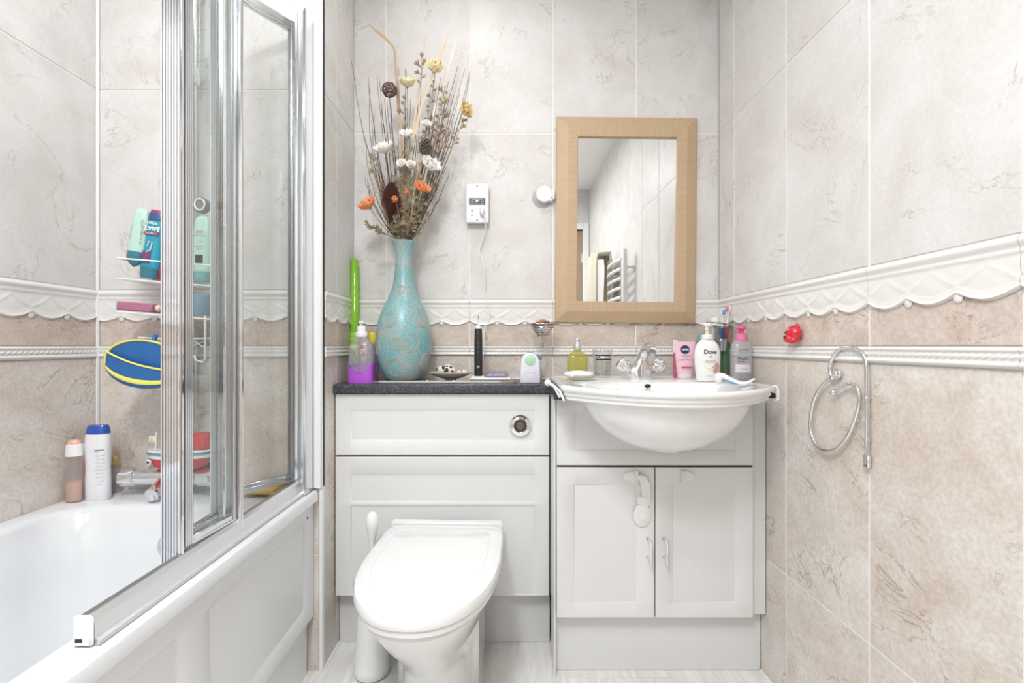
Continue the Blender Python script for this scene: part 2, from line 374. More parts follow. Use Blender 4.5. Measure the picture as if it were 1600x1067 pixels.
# ceiling spot fixtures
M_LAMP = mat('lamp_lens', (1, 0.97, 0.93), 0.4, emit=3.0)
for i, (x, y, p) in enumerate(SPOTS):
    lb = ['round chrome ceiling spot nearest the tiled back wall', 'round chrome ceiling spot above the bath beside the shower', 'round chrome ceiling spot over the floor by the towel ring',
          'round chrome ceiling spot straight above the photographer', 'round chrome ceiling spot nearest the door hinges', 'round chrome ceiling spot over the foot end of the bath'][i]
    t = thing('ceiling_spot', lb, 'ceiling light', (x, y, CEIL), group='ceiling spots')
    obj('bezel', MB().lathe([(0.042, 0), (0.045, -0.004), (0.037, -0.008), (0.036, -0.003)], 24, cap0=False, cap1=False), M_CHROME, t)
    obj('lens', MB().lathe([(0.036, -0.003), (0.036, -0.0045)], 24), M_LAMP, t)
t = thing('added_fill_lamp', 'large round opal fill lamp added on the ceiling out of view', 'ceiling light', (-0.32, -0.25, CEIL))  # housing for the added fill light, out of view
obj('base_ring', MB().lathe([(0.23, 0), (0.23, -0.02), (0.2, -0.025)], 40), M_WHITE, t)
obj('diffuser', MB().lathe([(0.215, -0.02), (0.215, -0.05), (0.19, -0.068), (0.1, -0.072)], 40), M_LAMP, t)
# ---------------------------------------------------------------- bath
def rrect(x0, x1, y0, y1, r, z, n=8):
    pts = []
    for (cx, cy, a0) in ((x1-r, y1-r, 0), (x0+r, y1-r, 90), (x0+r, y0+r, 180), (x1-r, y0+r, 270)):
        for k in range(n+1):
            a = math.radians(a0+90*k/n); pts.append((cx+r*math.cos(a), cy+r*math.sin(a), z))
    return pts
XBO = -0.566; BY0 = -0.27; RZ = 0.545
t = thing('bathtub', 'white acrylic bathtub set into the tiled corner on the left', 'bathtub', (-0.9, 0.58, 0))
def bl(x, y, z): return (x+0.9, y-0.58, z)
def ring(*a): return [bl(*p) for p in rrect(*a)]
mb = MB(); e = 0.001
mb.loft([ring(XL+0.03, XBO-0.022, BY0+0.01, YE-0.01, 0.02, RZ-0.032), ring(XL+e, XBO, BY0, YE-e, 0.012, RZ-0.030), ring(XL+e, XBO, BY0, YE-e, 0.012, RZ-0.010),
         ring(XL+e, XBO-0.003, BY0+0.003, YE-e, 0.012, RZ-0.003), ring(XL+e, XBO-0.011, BY0+0.01, YE-e, 0.012, RZ),
         ring(XL+0.045, XBO-0.070, BY0+0.06, YE-0.135, 0.10, RZ), ring(XL+0.052, XBO-0.078, BY0+0.07, YE-0.143, 0.10, RZ-0.003), ring(XL+0.058, XBO-0.086, BY0+0.08, YE-0.152, 0.11, RZ-0.015),
         ring(XL+0.075, XBO-0.105, BY0+0.12, YE-0.175, 0.12, RZ-0.15), ring(XL+0.095, XBO-0.125, BY0+0.22, YE-0.205, 0.12, 0.22), ring(XL+0.12, XBO-0.15, BY0+0.27, YE-0.235, 0.11, 0.175),
         ring(XL+0.16, XBO-0.19, BY0+0.33, YE-0.28, 0.09, 0.16)], False, True)
obj('tub', mb, M_ACRYL, t)
obj('overflow', MB().lathe([(0.03, 0), (0.03, 0.004), (0.02, 0.008), (0.0, 0.009)], 20).xf(Matrix.Translation(bl(-0.9, YE-0.164, RZ-0.1)) @ Matrix.Rotation(math.radians(80), 4, 'X')), M_CHROME, t)
# bath panel
def plate(wd, h, th, recs, depth=0.004, sl=0.004, e=0.0015):
    """board in the xz plane, face at y=0 towards -y, with moulded recesses (x0,x1,z0,z1)"""
    xs = {0, e, wd-e, wd}; zs = {0, e, h-e, h}
    for (a, b, c, d) in recs:
        xs |= {a, a+sl, b-sl, b}; zs |= {c, c+sl, d-sl, d}
    xs = sorted(xs); zs = sorted(zs); mb = MB()
    def yy(x, z):
        y = 0
        if x in (0, wd) or z in (0, h): y = e
        for (a, b, c, d) in recs:
            if a+sl-1e-9 <= x <= b-sl+1e-9 and c+sl-1e-9 <= z <= d-sl+1e-9: y = depth
        return y
    nx = len(xs); vs = [(x, yy(x, z), z) for z in zs for x in xs]
    fs = [(j*nx+i, j*nx+i+1, (j+1)*nx+i+1, (j+1)*nx+i) for j in range(len(zs)-1) for i in range(nx-1)]
    mb.add(vs, fs)
    r = [(0, e, 0), (wd, e, 0), (wd, e, h), (0, e, h)]; mb.loft([r, [(x, th, z) for x, _, z in r]], False, True)
    return mb
# local x runs from far to near: rotate +90deg puts x -> +y, so mirror
pm = Matrix.Diagonal((-1, 1, 1, 1))
mb = plate(1.69, 0.345, 0.012, [(0.06, 0.50, 0.045, 0.30), (0.585, 1.10, 0.045, 0.30), (1.18, 1.63, 0.045, 0.30)], 0.004, 0.005)
for i, v in enumerate(mb.v): mb.v[i] = (-v[0], v[1], v[2]+0.166)
pt = obj('side_panel', mb, M_PANEL, t, (XBO-0.016+0.9, YE-0.002-0.58, 0), PI/2)
obj('plinth_board', MB().box(-1.69, -0.012, 0.016, 0.03, 0, 0.166, 0.001), M_PANEL, pt)
obj('screw_cap', MB().ball((-0.045, 0.0, 0.475), (0.004, 0.0015, 0.004), 10, 6), M_DARK, pt)
# ---------------------------------------------------------------- folding bath screen
bs = thing('folding_bath_screen', 'chrome framed folding glass bath screen standing on the bath rim', 'shower screen', (-0.6, 1.4, RZ))
def sl_(p): return (p[0]+0.6, p[1]-1.4, p[2]-RZ)
ZB, ZT = 0.592, 1.915
def stile_profile(wd=0.022, dp=0.018):
    """ridged aluminium section centred on the origin, x along the panel"""
    a, b = wd/2, dp/2; pts = []; am = 0.0016
    def side(p, q, nx, ny, n=4):
        o = []
        for i in range(n):
            for f, r in ((i/n+0.06/n, 0), (i/n+0.5/n, 0), (i/n+0.62/n, am), (i/n+0.94/n, am)): o.append((p[0]+(q[0]-p[0])*f-nx*r, p[1]+(q[1]-p[1])*f-ny*r))
        return o+[(p[0]+(q[0]-p[0])*0.985, p[1]+(q[1]-p[1])*0.985)]
    return side((-a, -b), (a, -b), 0, -1)+side((a, -b), (a, b), 1, 0)+side((a, b), (-a, b), 0, 1)+side((-a, b), (-a, -b), -1, 0)
def panel_s(p, q, zb, zt, wd=0.020):
    p = Vector(p); q = Vector(q); d = q-p; L = d.length; ang = math.atan2(d.y, d.x)
    X = Matrix.Translation((p.x+0.6, p.y-1.4, -RZ)) @ Matrix.Rotation(ang, 4, 'Z')
    mb = MB(); pr = stile_profile(wd)
    mb.prism([(x+wd/2, y) for x, y in pr], zb, zt); mb.prism([(x+L-wd/2, y) for x, y in pr], zb, zt)
    for z0, z1 in ((zb, zb+0.026), (zt-0.03, zt)):
        mb.box(wd, L-wd, -0.008, 0.008, z0, z1, 0.002); mb.box(wd, L-wd, -0.0095, 0.0095, z0+0.009, z1-0.011, 0.001)
    mb.xf(X); fr = obj('panel_frame', mb, M_ALU, bs)
    g = MB().box(wd-0.003, L-wd+0.003, -0.002, 0.002, zb+0.02, zt-0.024).xf(X); obj('glass_pane', g, M_GLASS, fr)
    k = MB()
    for x in (wd, L-wd-0.002): k.box(x, x+0.002, -0.0045, 0.0045, zb+0.026, zt-0.03)
    k.xf(X); obj('glazing_seal', k, M_ALUD, fr)
    return fr
panel_s((-0.622, 1.398), (-0.718, 1.248), ZB-0.012, ZT)
panel_s((-0.712, 1.236), (-0.607, 1.068), ZB-0.012, ZT)
panel_s((-0.611, 1.066), (-0.620, 0.905), ZB-0.012, ZT)
panel_s((-0.6405, 0.893), (-0.6515, 1.075), ZB-0.012, ZT)
mb = MB()   # hinge knuckles joining the folds
for (x, y) in ((-0.722, 1.237), (-0.598, 1.064)):
    mb.tube([sl_((x, y, ZB-0.02)), sl_((x, y, ZT+0.003))], 0.0065, 10)
mb.prism([(x+0.6, y-1.4) for x, y in ([(-0.640+0.037*(i+f)/7, 0.878+o) for i in range(7) for f, o in ((0.02, 0.0), (0.5, 0.0), (0.56, 0.0035), (0.96, 0.0035))]+[(-0.603, 0.8865), (-0.640, 0.8865)])], ZB-RZ-0.02, ZT-RZ)
obj('hinge_profile', mb, M_CHROME, bs)
mb = MB(); mb.box(*[a+0.6 for a in (-0.632, -0.582)], -0.004, 0.028, 0.001, 1.95-RZ, 0.002)
obj('wall_profile', MB().box(-0.007, 0.021, -0.042, -0.002+0.03, 0.001, 1.94-RZ, 0.003).box(-0.004, 0.0025, -0.046, -0.04, 0.03, 1.93-RZ, 0.001).box(0.011, 0.018, -0.046, -0.04, 0.03, 1.93-RZ, 0.001).box(-0.02, -0.007, -0.022, 0.018, 0.02, 1.92-RZ, 0.002), M_ALU, bs)
obj('profile_channel', MB().box(0.0028, 0.0108, -0.0435, -0.041, 0.03, 1.93-RZ), M_ALUD, bs)
mb = MB()
poly = [(-0.018, 0.003), (-0.018, 0.030), (-0.016, 0.040), (-0.010, 0.043), (-0.001, 0.043), (0.005, 0.038), (0.007, 0.028), (0.007, 0.010), (0.013, 0.007), (0.013, 0.003)]
Y0 = 0.684-1.4; Y1 = 1.386-1.4
mb.loft([[(x, y, z) for x, z in poly] for y in (Y0, Y1)]); tr = obj('bottom_track', mb, mat('satin_track', (0.80, 0.81, 0.83), 0.3, metal=0.85, bump=0.03, bscale=30), bs)
obj('track_channel', MB().box(-0.013, -0.004, Y0+0.001, Y1, 0.0425, 0.0438), M_ALUD, tr)
obj('end_cap', MB().box(-0.020, 0.009, Y0-0.008, Y0, 0.001, 0.0455, 0.004), M_WHITE, tr)
obj('end_cap_slot', MB().box(-0.014, -0.004, Y0-0.0085, Y0-0.006, 0.009, 0.014), M_DARK, tr)
obj('track_seal', MB().box(-0.016, 0.016, Y0-0.002, Y1, 0.0005, 0.003), plain('grey_seal', (0.4, 0.39, 0.38)), tr)
# ---------------------------------------------------------------- cistern unit
CY = 1.524
t = thing('cistern_cabinet', 'white cistern cabinet with chrome flush button behind the toilet', 'cabinet', (0, CY, 0))
mb = MB(); mb.box(XS+0.001, 0.1385, 0.02, YB-CY-0.001, 0.17, 0.824); obj('carcass', mb, M_CAB, t)
obj('plinth', MB().box(XS+0.001, 0.137, 0.045, 0.06, 0, 0.172, 0.001), M_CAB, t)
mb = MB()
up = plate(0.683, 0.196, 0.018, [(0.046, 0.638, 0.044, 0.146)], 0.0045, 0.005).xf(Matrix.Translation((-0.552, 0, 0.6245)))
obj('upper_front', up, M_CAB, t)
lo_ = plate(0.683, 0.444, 0.018, [(0.046, 0.638, 0.298, 0.390), (0.046, 0.638, 0.0015, 0.289)], 0.0045, 0.005).xf(Matrix.Translation((-0.552, 0, 0.175)))
obj('lower_front', lo_, M_CAB, t)
obj('shadow_gap', MB().box(-0.55, 0.133, 0.012, 0.021, 0.6185, 0.6245).box(0.1315, 0.1340, 0.004, 0.02, 0.17, 0.824).box(-0.552, 0.133, 0.003, 0.02, 0.821, 0.826), M_DARK, t)
bp = P(813, 665, CY); fx = Matrix.Translation((bp.x, 0, bp.z)) @ Matrix.Rotation(PI/2, 4, 'X')
fb = obj('flush_button', MB().lathe([(0.034, -0.002), (0.034, 0.004), (0.031, 0.0075), (0.022, 0.009), (0.020, 0.007), (0.0195, 0.0)], 40, cap1=False).xf(fx), M_CHROME, t)
obj('button_well', MB().lathe([(0.0195, -0.001), (0.0195, 0.001)], 30).xf(fx), plain('dark_bronze', (0.10, 0.085, 0.075), 0.3, metal=0.7), fb)
obj('button_cap', MB().lathe([(0.014, 0.001), (0.014, 0.004), (0.0125, 0.0055)], 8).xf(fx), plain('bronze_cap', (0.25, 0.21, 0.19), 0.25, metal=0.8), fb)
obj('button_notch', MB().box(-0.001, 0.001, 0.019, 0.029, 0.0082, 0.0095).xf(fx @ Matrix.Rotation(math.radians(-30), 4, 'Z')), M_DARK, fb)
# ---------------------------------------------------------------- vanity unit
VY = 1.39
t = thing('vanity_cabinet', 'white two door vanity cabinet below the washbasin', 'cabinet', (0.45, VY, 0))
def V(mb): return mb.xf(Matrix.Translation((-0.45, 0, 0)))
obj('carcass', V(MB().box(0.1345, 0.1395, 0.012, 0.10, 0.0, 0.824).box(0.139, XR-0.002, 0.02, YB-VY-0.001, 0.18, 0.66).box(0.139, 0.157, 0.02, YB-VY-0.001, 0.66, 0.824).box(XR-0.02, XR-0.002, 0.02, YB-VY-0.001, 0.66, 0.824)), M_CAB, t)
obj('filler_panel', V(MB().box(0.7165, XR-0.002, 0.012, 0.03, 0.185, 0.824, 0.001)), M_CAB, t)
obj('plinth', V(MB().box(0.139, XR-0.002, 0.043, 0.058, 0.0, 0.182, 0.001)), M_CAB, t)
vanity_front = obj('upper_front', V(plate(0.573, 0.196, 0.018, [(0.05, 0.523, 0.04, 0.156)], 0.0045, 0.0045).xf(Matrix.Translation((0.142, 0, 0.6265)))), M_CAB, t)
dl = obj('door', V(plate(0.2845, 0.438, 0.018, [(0.048, 0.238, 0.040, 0.390)], 0.0045, 0.0045).xf(Matrix.Translation((0.142, 0, 0.182)))), M_CAB, t)
d2 = obj('door', V(plate(0.285, 0.438, 0.018, [(0.048, 0.238, 0.040, 0.390)], 0.0045, 0.0045).xf(Matrix.Translation((0.4300, 0, 0.182)))), M_CAB, t)
obj('shadow_gap', V(MB().box(0.144, 0.713, 0.008, 0.021, 0.619, 0.6275).box(0.4262, 0.4305, 0.008, 0.021, 0.184, 0.62)), M_DARK, t)
for (px, dd) in ((1012, dl), (1037, d2)):
    a = P(px, 838, VY); b = P(px+2, 876, VY); x0 = a.x-0.45
    pts = []
    for k in range(13):
        q = k/12; z = a.z+(b.z-a.z)*q; pts.append((x0+0.0012*math.sin(q*2*PI)+0.003*q, -0.026-0.003*math.sin(PI*q), z))
    mb = MB().tube(pts, [0.0036+0.0012*abs(q/6-1) for q in range(13)], 8)
    for z in (a.z-0.006, b.z+0.010): mb.tube([(x0, 0.001, z), (x0+0.001, -0.026, z)], 0.0032, 8); mb.lathe([(0.006, 0), (0.005, 0.004)], 12).xf(Matrix.Translation((x0, 0, z)) @ Matrix.Rotation(PI/2, 4, 'X'), len(mb.v)-24)
    obj('door_handle', mb, M_CHROME, dd)
# child locks
def dpx(x, y, off=0.0): p = P(x, y, VY); return (p.x, VY-off, p.z)
def lock_catch(name, label, cx, cy, flip):
    c = dpx(cx, cy, 0.0)
    r = thing(name, label, 'child lock', c)
    pts = []
    n = 18; s = F/VY
    for k in range(n+1):
        a = -PI/2+PI*k/n; pts.append((-flip*22/s*math.cos(a)**0.9 if math.cos(a) > 0 else 0, 9.5/s*math.sin(a)))
    pts = [(x+flip*2/s, z) for x, z in pts]
    m2 = MB().loft([[(x*k, y, z*k) for x, z in pts] for k, y in ((1, 0), (1, -0.004), (0.93, -0.006), (0.8, -0.0065))])
    obj('adhesive_pad', m2, M_WHITEC, r)
    obj('slot_guard', MB().box(-0.003, 0.004, -0.013, 0, -0.019, 0.018, 0.002), M_WHITEC, r)
    return r
lk = lock_catch('child_safety_lock', 'white strap child lock hanging on the left vanity door', 994, 744, 1)
c0 = Vector(dpx(994, 744)); s = F/VY
strap = [(1, 0, 10), (8, 2, 11), (14, 12, 8), (17, 26, 5), (17, 38, 5), (15, 48, 5)]
mb = MB(); rings = []
for (dx, dy, off) in strap:
    hw = 7.0/s; x = (dx-2)/s; z = -dy/s+0.006; y = -off*0.0013
    rings.append([(x-hw, y, z), (x+hw, y, z), (x+hw, y+0.0022, z), (x-hw, y+0.0022, z)])
obj('strap', MB().loft(rings), M_WHITEC, lk)
e = MB(); ex, ez = 9/s, -60/s
for (rx, rz_, y0, y1) in ((13.5, 18, 0, -0.005), (11, 15, -0.005, -0.0065)):
    rg = lambda y, k: [(ex+rx/s*k*math.cos(2*PI*j/28), y, ez+rz_/s*k*math.sin(2*PI*j/28)) for j in range(28)]
    e.loft([rg(y0, 1), rg(y1, 1), rg(y1-0.001, 0.92)])
bk = obj('buckle', e, M_WHITEC, lk)
obj('release_button', MB().loft([[(ex+7/s*k*math.cos(2*PI*j/20), y, ez+7/s*k*math.sin(2*PI*j/20)) for j in range(20)] for y, k in ((-0.007, 1), (-0.0088, 0.95), (-0.0085, 0.6))]).box(ex-15/s, ex+15/s, -0.0056, -0.004, ez+0.004, ez+0.006), M_WHITE, bk)
obj('strap_clip', MB().box(ex-8/s, ex+7/s, -0.0085, -0.001, ez+17/s, ez+29/s, 0.0015), M_WHITEC, lk)
lock_catch('child_safety_lock', 'white unused child lock catch on the right vanity door', 1066, 744, -1)
# ---------------------------------------------------------------- worktop
def speckle():
    m = bpy.data.materials.new('speckled_grey_laminate'); m.use_nodes = True; nt = m.node_tree; b = nt.nodes['Principled BSDF']
    tc = nt.nodes.new('ShaderNodeTexCoord'); n = nt.nodes.new('ShaderNodeTexNoise'); n.inputs['Scale'].default_value = 620; n.inputs['Detail'].default_value = 2
    cr = nt.nodes.new('ShaderNodeValToRGB'); e = cr.color_ramp.elements; e[0].position = 0.42; e[0].color = (0.018, 0.020, 0.026, 1); e[1].position = 0.70; e[1].color = (0.36, 0.36, 0.38, 1)
    e2 = cr.color_ramp.elements.new(0.58); e2.color = (0.045, 0.048, 0.058, 1)
    nt.links.new(tc.outputs['Object'], n.inputs['Vector']); nt.links.new(n.outputs['Fac'], cr.inputs[0]); nt.links.new(cr.outputs[0], b.inputs['Base Color'])
    b.inputs['Roughness'].default_value = 0.22; return m
poly = [(XS+0.002, YB-0.002), (XS+0.002, 1.51), (0.133, 1.51), (0.127, 1.50), (0.127, 1.332), (0.18, 1.332), (0.18, 1.615), (0.66, 1.615), (0.66, 1.332), (XR-0.03, 1.332), (XR-0.03, 1.40), (XR-0.002, 1.40), (XR-0.002, YB-0.002)]
mb = MB()
def inset(k, z): return [(x, y+(k if y < 1.6 else 0), z) for x, y in poly]
mb.loft([inset(0, 0), inset(0, 0.024), inset(0.0015, 0.0275), inset(0.005, 0.029)])
WT = 0.853
tag(obj('worktop', mb, speckle(), loc=(0, 0, WT-0.029)), 'speckled dark grey worktop over the cistern and vanity cabinets', 'worktop')
t = thing('counter_tray', 'thin black glass tray with a bright edge under the vase', 'tray', (-0.21, 1.61, WT))
obj('tray_plate', MB().box(-0.245, 0.225, -0.05, 0.095, 0.0, 0.007, 0.0015), plain('black_glass', (0.02, 0.021, 0.024), 0.08, coat=0.5), t)
obj('edge_strip', MB().box(-0.247, 0.227, -0.054, -0.0495, 0.0, 0.008, 0.001), M_CHROME, t)
obj('end_clip', MB().box(0.222, 0.24, -0.053, -0.03, 0.0005, 0.0085, 0.0015), plain('grey_clip', (0.2, 0.2, 0.21)), t)
TT = WT+0.0075
# silicone bead behind the worktop
obj('trim_5', MB().box(XS+0.004, XR-0.004, YB-0.007, YB-0.001, WT, WT+0.005, 0.002), M_SIL, kind='structure')
# ---------------------------------------------------------------- washbasin
BX, BYc, BZ = 0.42, 1.36, 0.871
def bout(n=120):
    """basin outline: straight back and sides, bowed front; resampled by angle round the centre"""
    hw = 0.28; yb = 1.645; ys = 1.25; yf = 1.062
    raw = []
    for k in range(61):
        q = -1+2*k/60; raw.append((BX+hw*q, ys-(ys-yf)*(1-abs(q)**2.15)))
    raw += [(BX+hw, 1.32), (BX+hw, 1.45), (BX+hw, yb-0.015), (BX+hw-0.005, yb-0.005), (BX+hw-0.015, yb)]
    raw += [(BX-hw+0.015, yb), (BX-hw+0.005, yb-0.005), (BX-hw, yb-0.015), (BX-hw, 1.45), (BX-hw, 1.32)]
    out = []
    for j in range(n):
        a = 2*PI*j/n; d = Vector((math.cos(a), math.sin(a))); best = None
        for i in range(len(raw)):
            p = Vector(raw[i])-Vector((BX, BYc)); q = Vector(raw[(i+1) % len(raw)])-Vector((BX, BYc)); e = q-p
            den = d.x*e.y-d.y*e.x
            if abs(den) < 1e-9: continue
            tt = (p.x*e.y-p.y*e.x)/den; uu = (p.x*d.y-p.y*d.x)/den
            if tt > 0 and -1e-6 <= uu <= 1+1e-6: best = tt if best is None else max(best, tt)
        out.append((a, best))
    return out
BO = bout()
def bring(ins, z, blend=0.0, c=(0, 0), r=(0.1, 0.1)):
    pts = []
    for a, d in BO:
        k = d-ins; x, y = k*math.cos(a), k*math.sin(a)
        ex_, ey = c[0]+r[0]*math.cos(a), c[1]+r[1]*math.sin(a)
        pts.append((x*(1-blend)+ex_*blend, y*(1-blend)+ey*blend, z))
    return pts
t = thing('washbasin', 'white ceramic semi-recessed washbasin with a bowed ribbed front', 'washbasin', (BX, BYc, BZ-0.05))
mb = MB(); Z0 = 0.05
rings = [bring(0, -0.125, 1, (0, -0.08), (0.03, 0.03)), bring(0, -0.118, 1, (0, -0.08), (0.075, 0.065)), bring(0, -0.098, 1, (0, -0.08), (0.125, 0.105)), bring(0, -0.07, 1, (0, -0.08), (0.165, 0.14)),
         bring(0, -0.04, 1, (0, -0.08), (0.195, 0.162)), bring(0, -0.01, 1, (0, -0.08), (0.212, 0.173)), bring(0, 0.004, 1, (0, -0.08), (0.217, 0.176)),
         bring(0.03, 0.009), bring(0.016, 0.011), bring(0.0125, 0.014), bring(0.012, 0.021), bring(0.0085, 0.0235), bring(0.0075, 0.026), bring(0.0070, 0.032), bring(0.0030, 0.0345), bring(0.001, 0.037),
         bring(0.0, 0.042), bring(0.001, 0.0465), bring(0.004, 0.0495), bring(0.010, 0.050), bring(0.018, 0.0485), bring(0.03, 0.0465),
         bring(0, 0.0455, 1, (0, -0.075), (0.225, 0.165)), bring(0, 0.041, 1, (0, -0.075), (0.213, 0.152)), bring(0, 0.0, 1, (0, -0.075), (0.195, 0.135)), bring(0, -0.06, 1, (0, -0.075), (0.15, 0.105)), bring(0, -0.10, 1, (0, -0.075), (0.08, 0.06)), bring(0, -0.108, 1, (0, -0.075), (0.022, 0.022))]
obj('basin_body', mb.loft(rings), M_CERAM, t)
obj('overflow_hole', MB().ball((-0.005, 0.058, 0.034), (0.010, 0.004, 0.006), 14, 8), M_DARK, t)
# white towel rail hooked on the left of the basin
# cut the basin's outline out of the vanity front it is let into
def cut(target, cutter_mb):
    cm = mk(cutter_mb, 'cutter', M_CAB); co = bpy.data.objects.new('cutter', cm); COL.objects.link(co)
    md = target.modifiers.new('cut', 'BOOLEAN'); md.operation = 'DIFFERENCE'; md.object = co; md.solver = 'EXACT'
    bpy.context.view_layer.update(); dg = bpy.context.evaluated_depsgraph_get()
    me = bpy.data.meshes.new_from_object(target.evaluated_get(dg)); target.modifiers.clear(); target.data = me
    bpy.data.objects.remove(co)
cr_ = [[(x+BX, y+BYc, z+BZ-0.05) for x, y, z in r] for r in rings[:7]]; cr_ = [[(BX+(x-BX)*0.985, 1.28+(y-1.28)*0.985, z+0.003) for x, y, z in r] for r in cr_]
cr_.append([(x, y, z+0.1) for x, y, z in cr_[-1]])
cut(vanity_front, MB().loft(cr_))
t = thing('basin_side_rail', 'thin white rail with a round end knob along the left side of the basin', 'rail', (0.125, 1.42, WT))
a = P(856, 598, 1.43); b = P(892, 626, 1.20)
obj('knob', MB().ball((a.x-0.125, 0.01, a.z-WT), 0.0105, 16, 10), M_WHITE, t)
obj('bar', MB().tube([(a.x-0.125, 0.01, a.z-WT), (0.007, -0.07, 0.005), (0.012, -0.15, -0.012)], 0.0048, 10).tube([(0.006, 0.0, 0.008), (0.012, -0.16, 0.002), (0.019, -0.19, -0.02)], 0.0032, 8), M_WHITE, t)
t = thing('basin_corner_bracket', 'small white hook bracket at the right corner of the basin', 'bracket', (0.71, 1.30, 0.83))
obj('hook', MB().tube([(-0.012, -0.028, 0.036), (0.004, -0.03, 0.037), (0.0085, -0.03, 0.028), (0.0085, -0.03, 0.002), (-0.002, -0.03, -0.002)], 0.0035, 8), M_WHITE, t)
obj('gap_shade', MB().box(-0.006, 0.006, -0.026, 0.0, 0.004, 0.018, 0.002), M_DARK, t)  # dark block put in as the shade of the gap behind the hook
# ---------------------------------------------------------------- basin tap
TY = 1.545; BT = BZ-0.0035
t = thing('basin_mixer_tap', 'chrome basin mixer tap with two ribbed crosshead handles', 'tap', (0.43, TY, BT))
def el(c, rx, ry, tilt=0, n=24, axis=None):
    pts = []
    for j in range(n):
        a = 2*PI*j/n; v = Vector((rx*math.cos(a), ry*math.sin(a), 0)); v = Matrix.Rotation(tilt, 3, 'X') @ v; pts.append(Vector(c)+v)
    return pts
mb = MB().loft([el((0, 0, 0), 0.040, 0.026), el((0, 0, 0.004), 0.041, 0.027), el((0, 0, 0.014), 0.045, 0.025), el((0, 0, 0.026), 0.048, 0.024), el((0, -0.001, 0.040), 0.036, 0.022), el((0.001, -0.003, 0.055), 0.022, 0.019, 0.1),
                el((0.003, -0.006, 0.070), 0.0165, 0.016, 0.3), el((0.005, -0.014, 0.085), 0.0145, 0.014, 0.6), el((0.007, -0.030, 0.099), 0.0135, 0.013, 1.1), el((0.009, -0.052, 0.1035), 0.0135, 0.0125, 1.55), el((0.011, -0.075, 0.099), 0.0135, 0.012, 1.9), el((0.012, -0.088, 0.093), 0.013, 0.011, 2.2)])
obj('tap_body', mb, M_CHROME, t)
obj('aerator', MB().lathe([(0.0105, -0.008), (0.0115, 0), (0.0115, 0.006)], 20).xf(Matrix.Translation((0.012, -0.083, 0.084)) @ Matrix.Rotation(0.5, 4, 'X')), M_CHROMED, t)
for s_ in (-1, 1):
    X = Matrix.Translation((s_*0.030, 0, 0.024)) @ Matrix.Rotation(math.radians(s_*50), 4, 'Y')
    h = MB().lathe([(0.012, 0), (0.012, 0.012), (0.017, 0.013), (0.018, 0.016), (0.015, 0.018), (0.015, 0.020), (0.0205, 0.022), (0.0215, 0.026)], 24)
    n0 = len(h.v); rings = []
    for (r, z) in ((0.0215, 0.026), (0.0225, 0.03), (0.0225, 0.046), (0.020, 0.050)):
        rings.append([((r-0.0022*(j % 4 in (0,)))*math.cos(2*PI*j/48), (r-0.0022*(j % 4 in (0,)))*math.sin(2*PI*j/48), z) for j in range(48)])
    h.loft(rings); hd = obj('tap_handle', h.xf(X), M_CHROME, t)
    obj('handle_cap', MB().lathe([(0.0195, 0.050), (0.017, 0.053), (0.010, 0.0545)], 24).xf(X), plain('satin_cap', (0.62, 0.6, 0.58), 0.25, metal=0.8), hd)
# ---------------------------------------------------------------- toilet
TX, TYB = -0.197, 1.47
t = thing('toilet', 'white back-to-wall toilet with its lid closed', 'toilet', (TX, 1.2, 0), math.radians(-2.2))
def egg(hw, yb, yf, z, rb=0.03, ystart=0.40, n=64, squash=1.0):
    """D outline: square back, elliptical front. local y up to yb at the back"""
    pts = []; L = yb-yf; ym = yb-L*ystart
    for j in range(n):
        a = 2*PI*j/n; c, s = math.cos(a), math.sin(a)
        if s <= 0: k = (abs(c)**2.25+abs(s)**2.25)**(-1/2.25); x = hw*c*k; y = ym+(ym-yf)*s*k
        else:
            k = (abs(c)**11+abs(s)**11)**(-1/11); x = hw*c*k*(1-0.015*s); y = ym+(yb-ym)*s*k
        pts.append((x, y, z))
    return pts
def sc(r, k, z, cy=0.02): return [(x*k, cy+(y-cy)*k, z) for x, y, _ in r]
lid = egg(0.177, 0.262, -0.250, 0)
mb = MB().loft([sc(lid, 0.97, 0.402), sc(lid, 0.995, 0.403), sc(lid, 1.0, 0.408), sc(lid, 1.0, 0.418), sc(lid, 0.985, 0.4255), sc(lid, 0.95, 0.4285), sc(lid, 0.80, 0.4305), sc(lid, 0.794, 0.4290), sc(lid, 0.786, 0.4305), sc(lid, 0.5, 0.4335), sc(lid, 0.2, 0.4345)])
obj('lid', mb, M_CERAM, t)
seat = MB().loft([sc(lid, 0.955, 0.384), sc(lid, 0.975, 0.387), sc(lid, 0.978, 0.397), sc(lid, 0.965, 0.4005)]); obj('seat', seat, M_CERAM, t)
obj('hinge_cover', MB().box(-0.174, 0.169, 0.262, 0.288, 0.386, 0.4335, 0.005), M_WHITE, t)
def bw(hw, yb, yf, z): return egg(hw, yb, yf, z)
mb = MB().loft([bw(0.104, 0.30, -0.045, 0.0), bw(0.104, 0.30, -0.045, 0.012), bw(0.097, 0.30, -0.035, 0.03), bw(0.095, 0.30, -0.04, 0.15), bw(0.099, 0.30, -0.065, 0.19), bw(0.111, 0.30, -0.110, 0.235), bw(0.130, 0.30, -0.16, 0.285), bw(0.146, 0.29, -0.200, 0.33), bw(0.158, 0.27, -0.224, 0.36), bw(0.163, 0.265, -0.232, 0.372), bw(0.158, 0.26, -0.226, 0.384)])
obj('bowl', mb, M_CERAM, t)
obj('rear_shroud', MB().box(-0.112, 0.112, 0.10, 0.322, 0.0, 0.33, 0.015), M_CERAM, t)
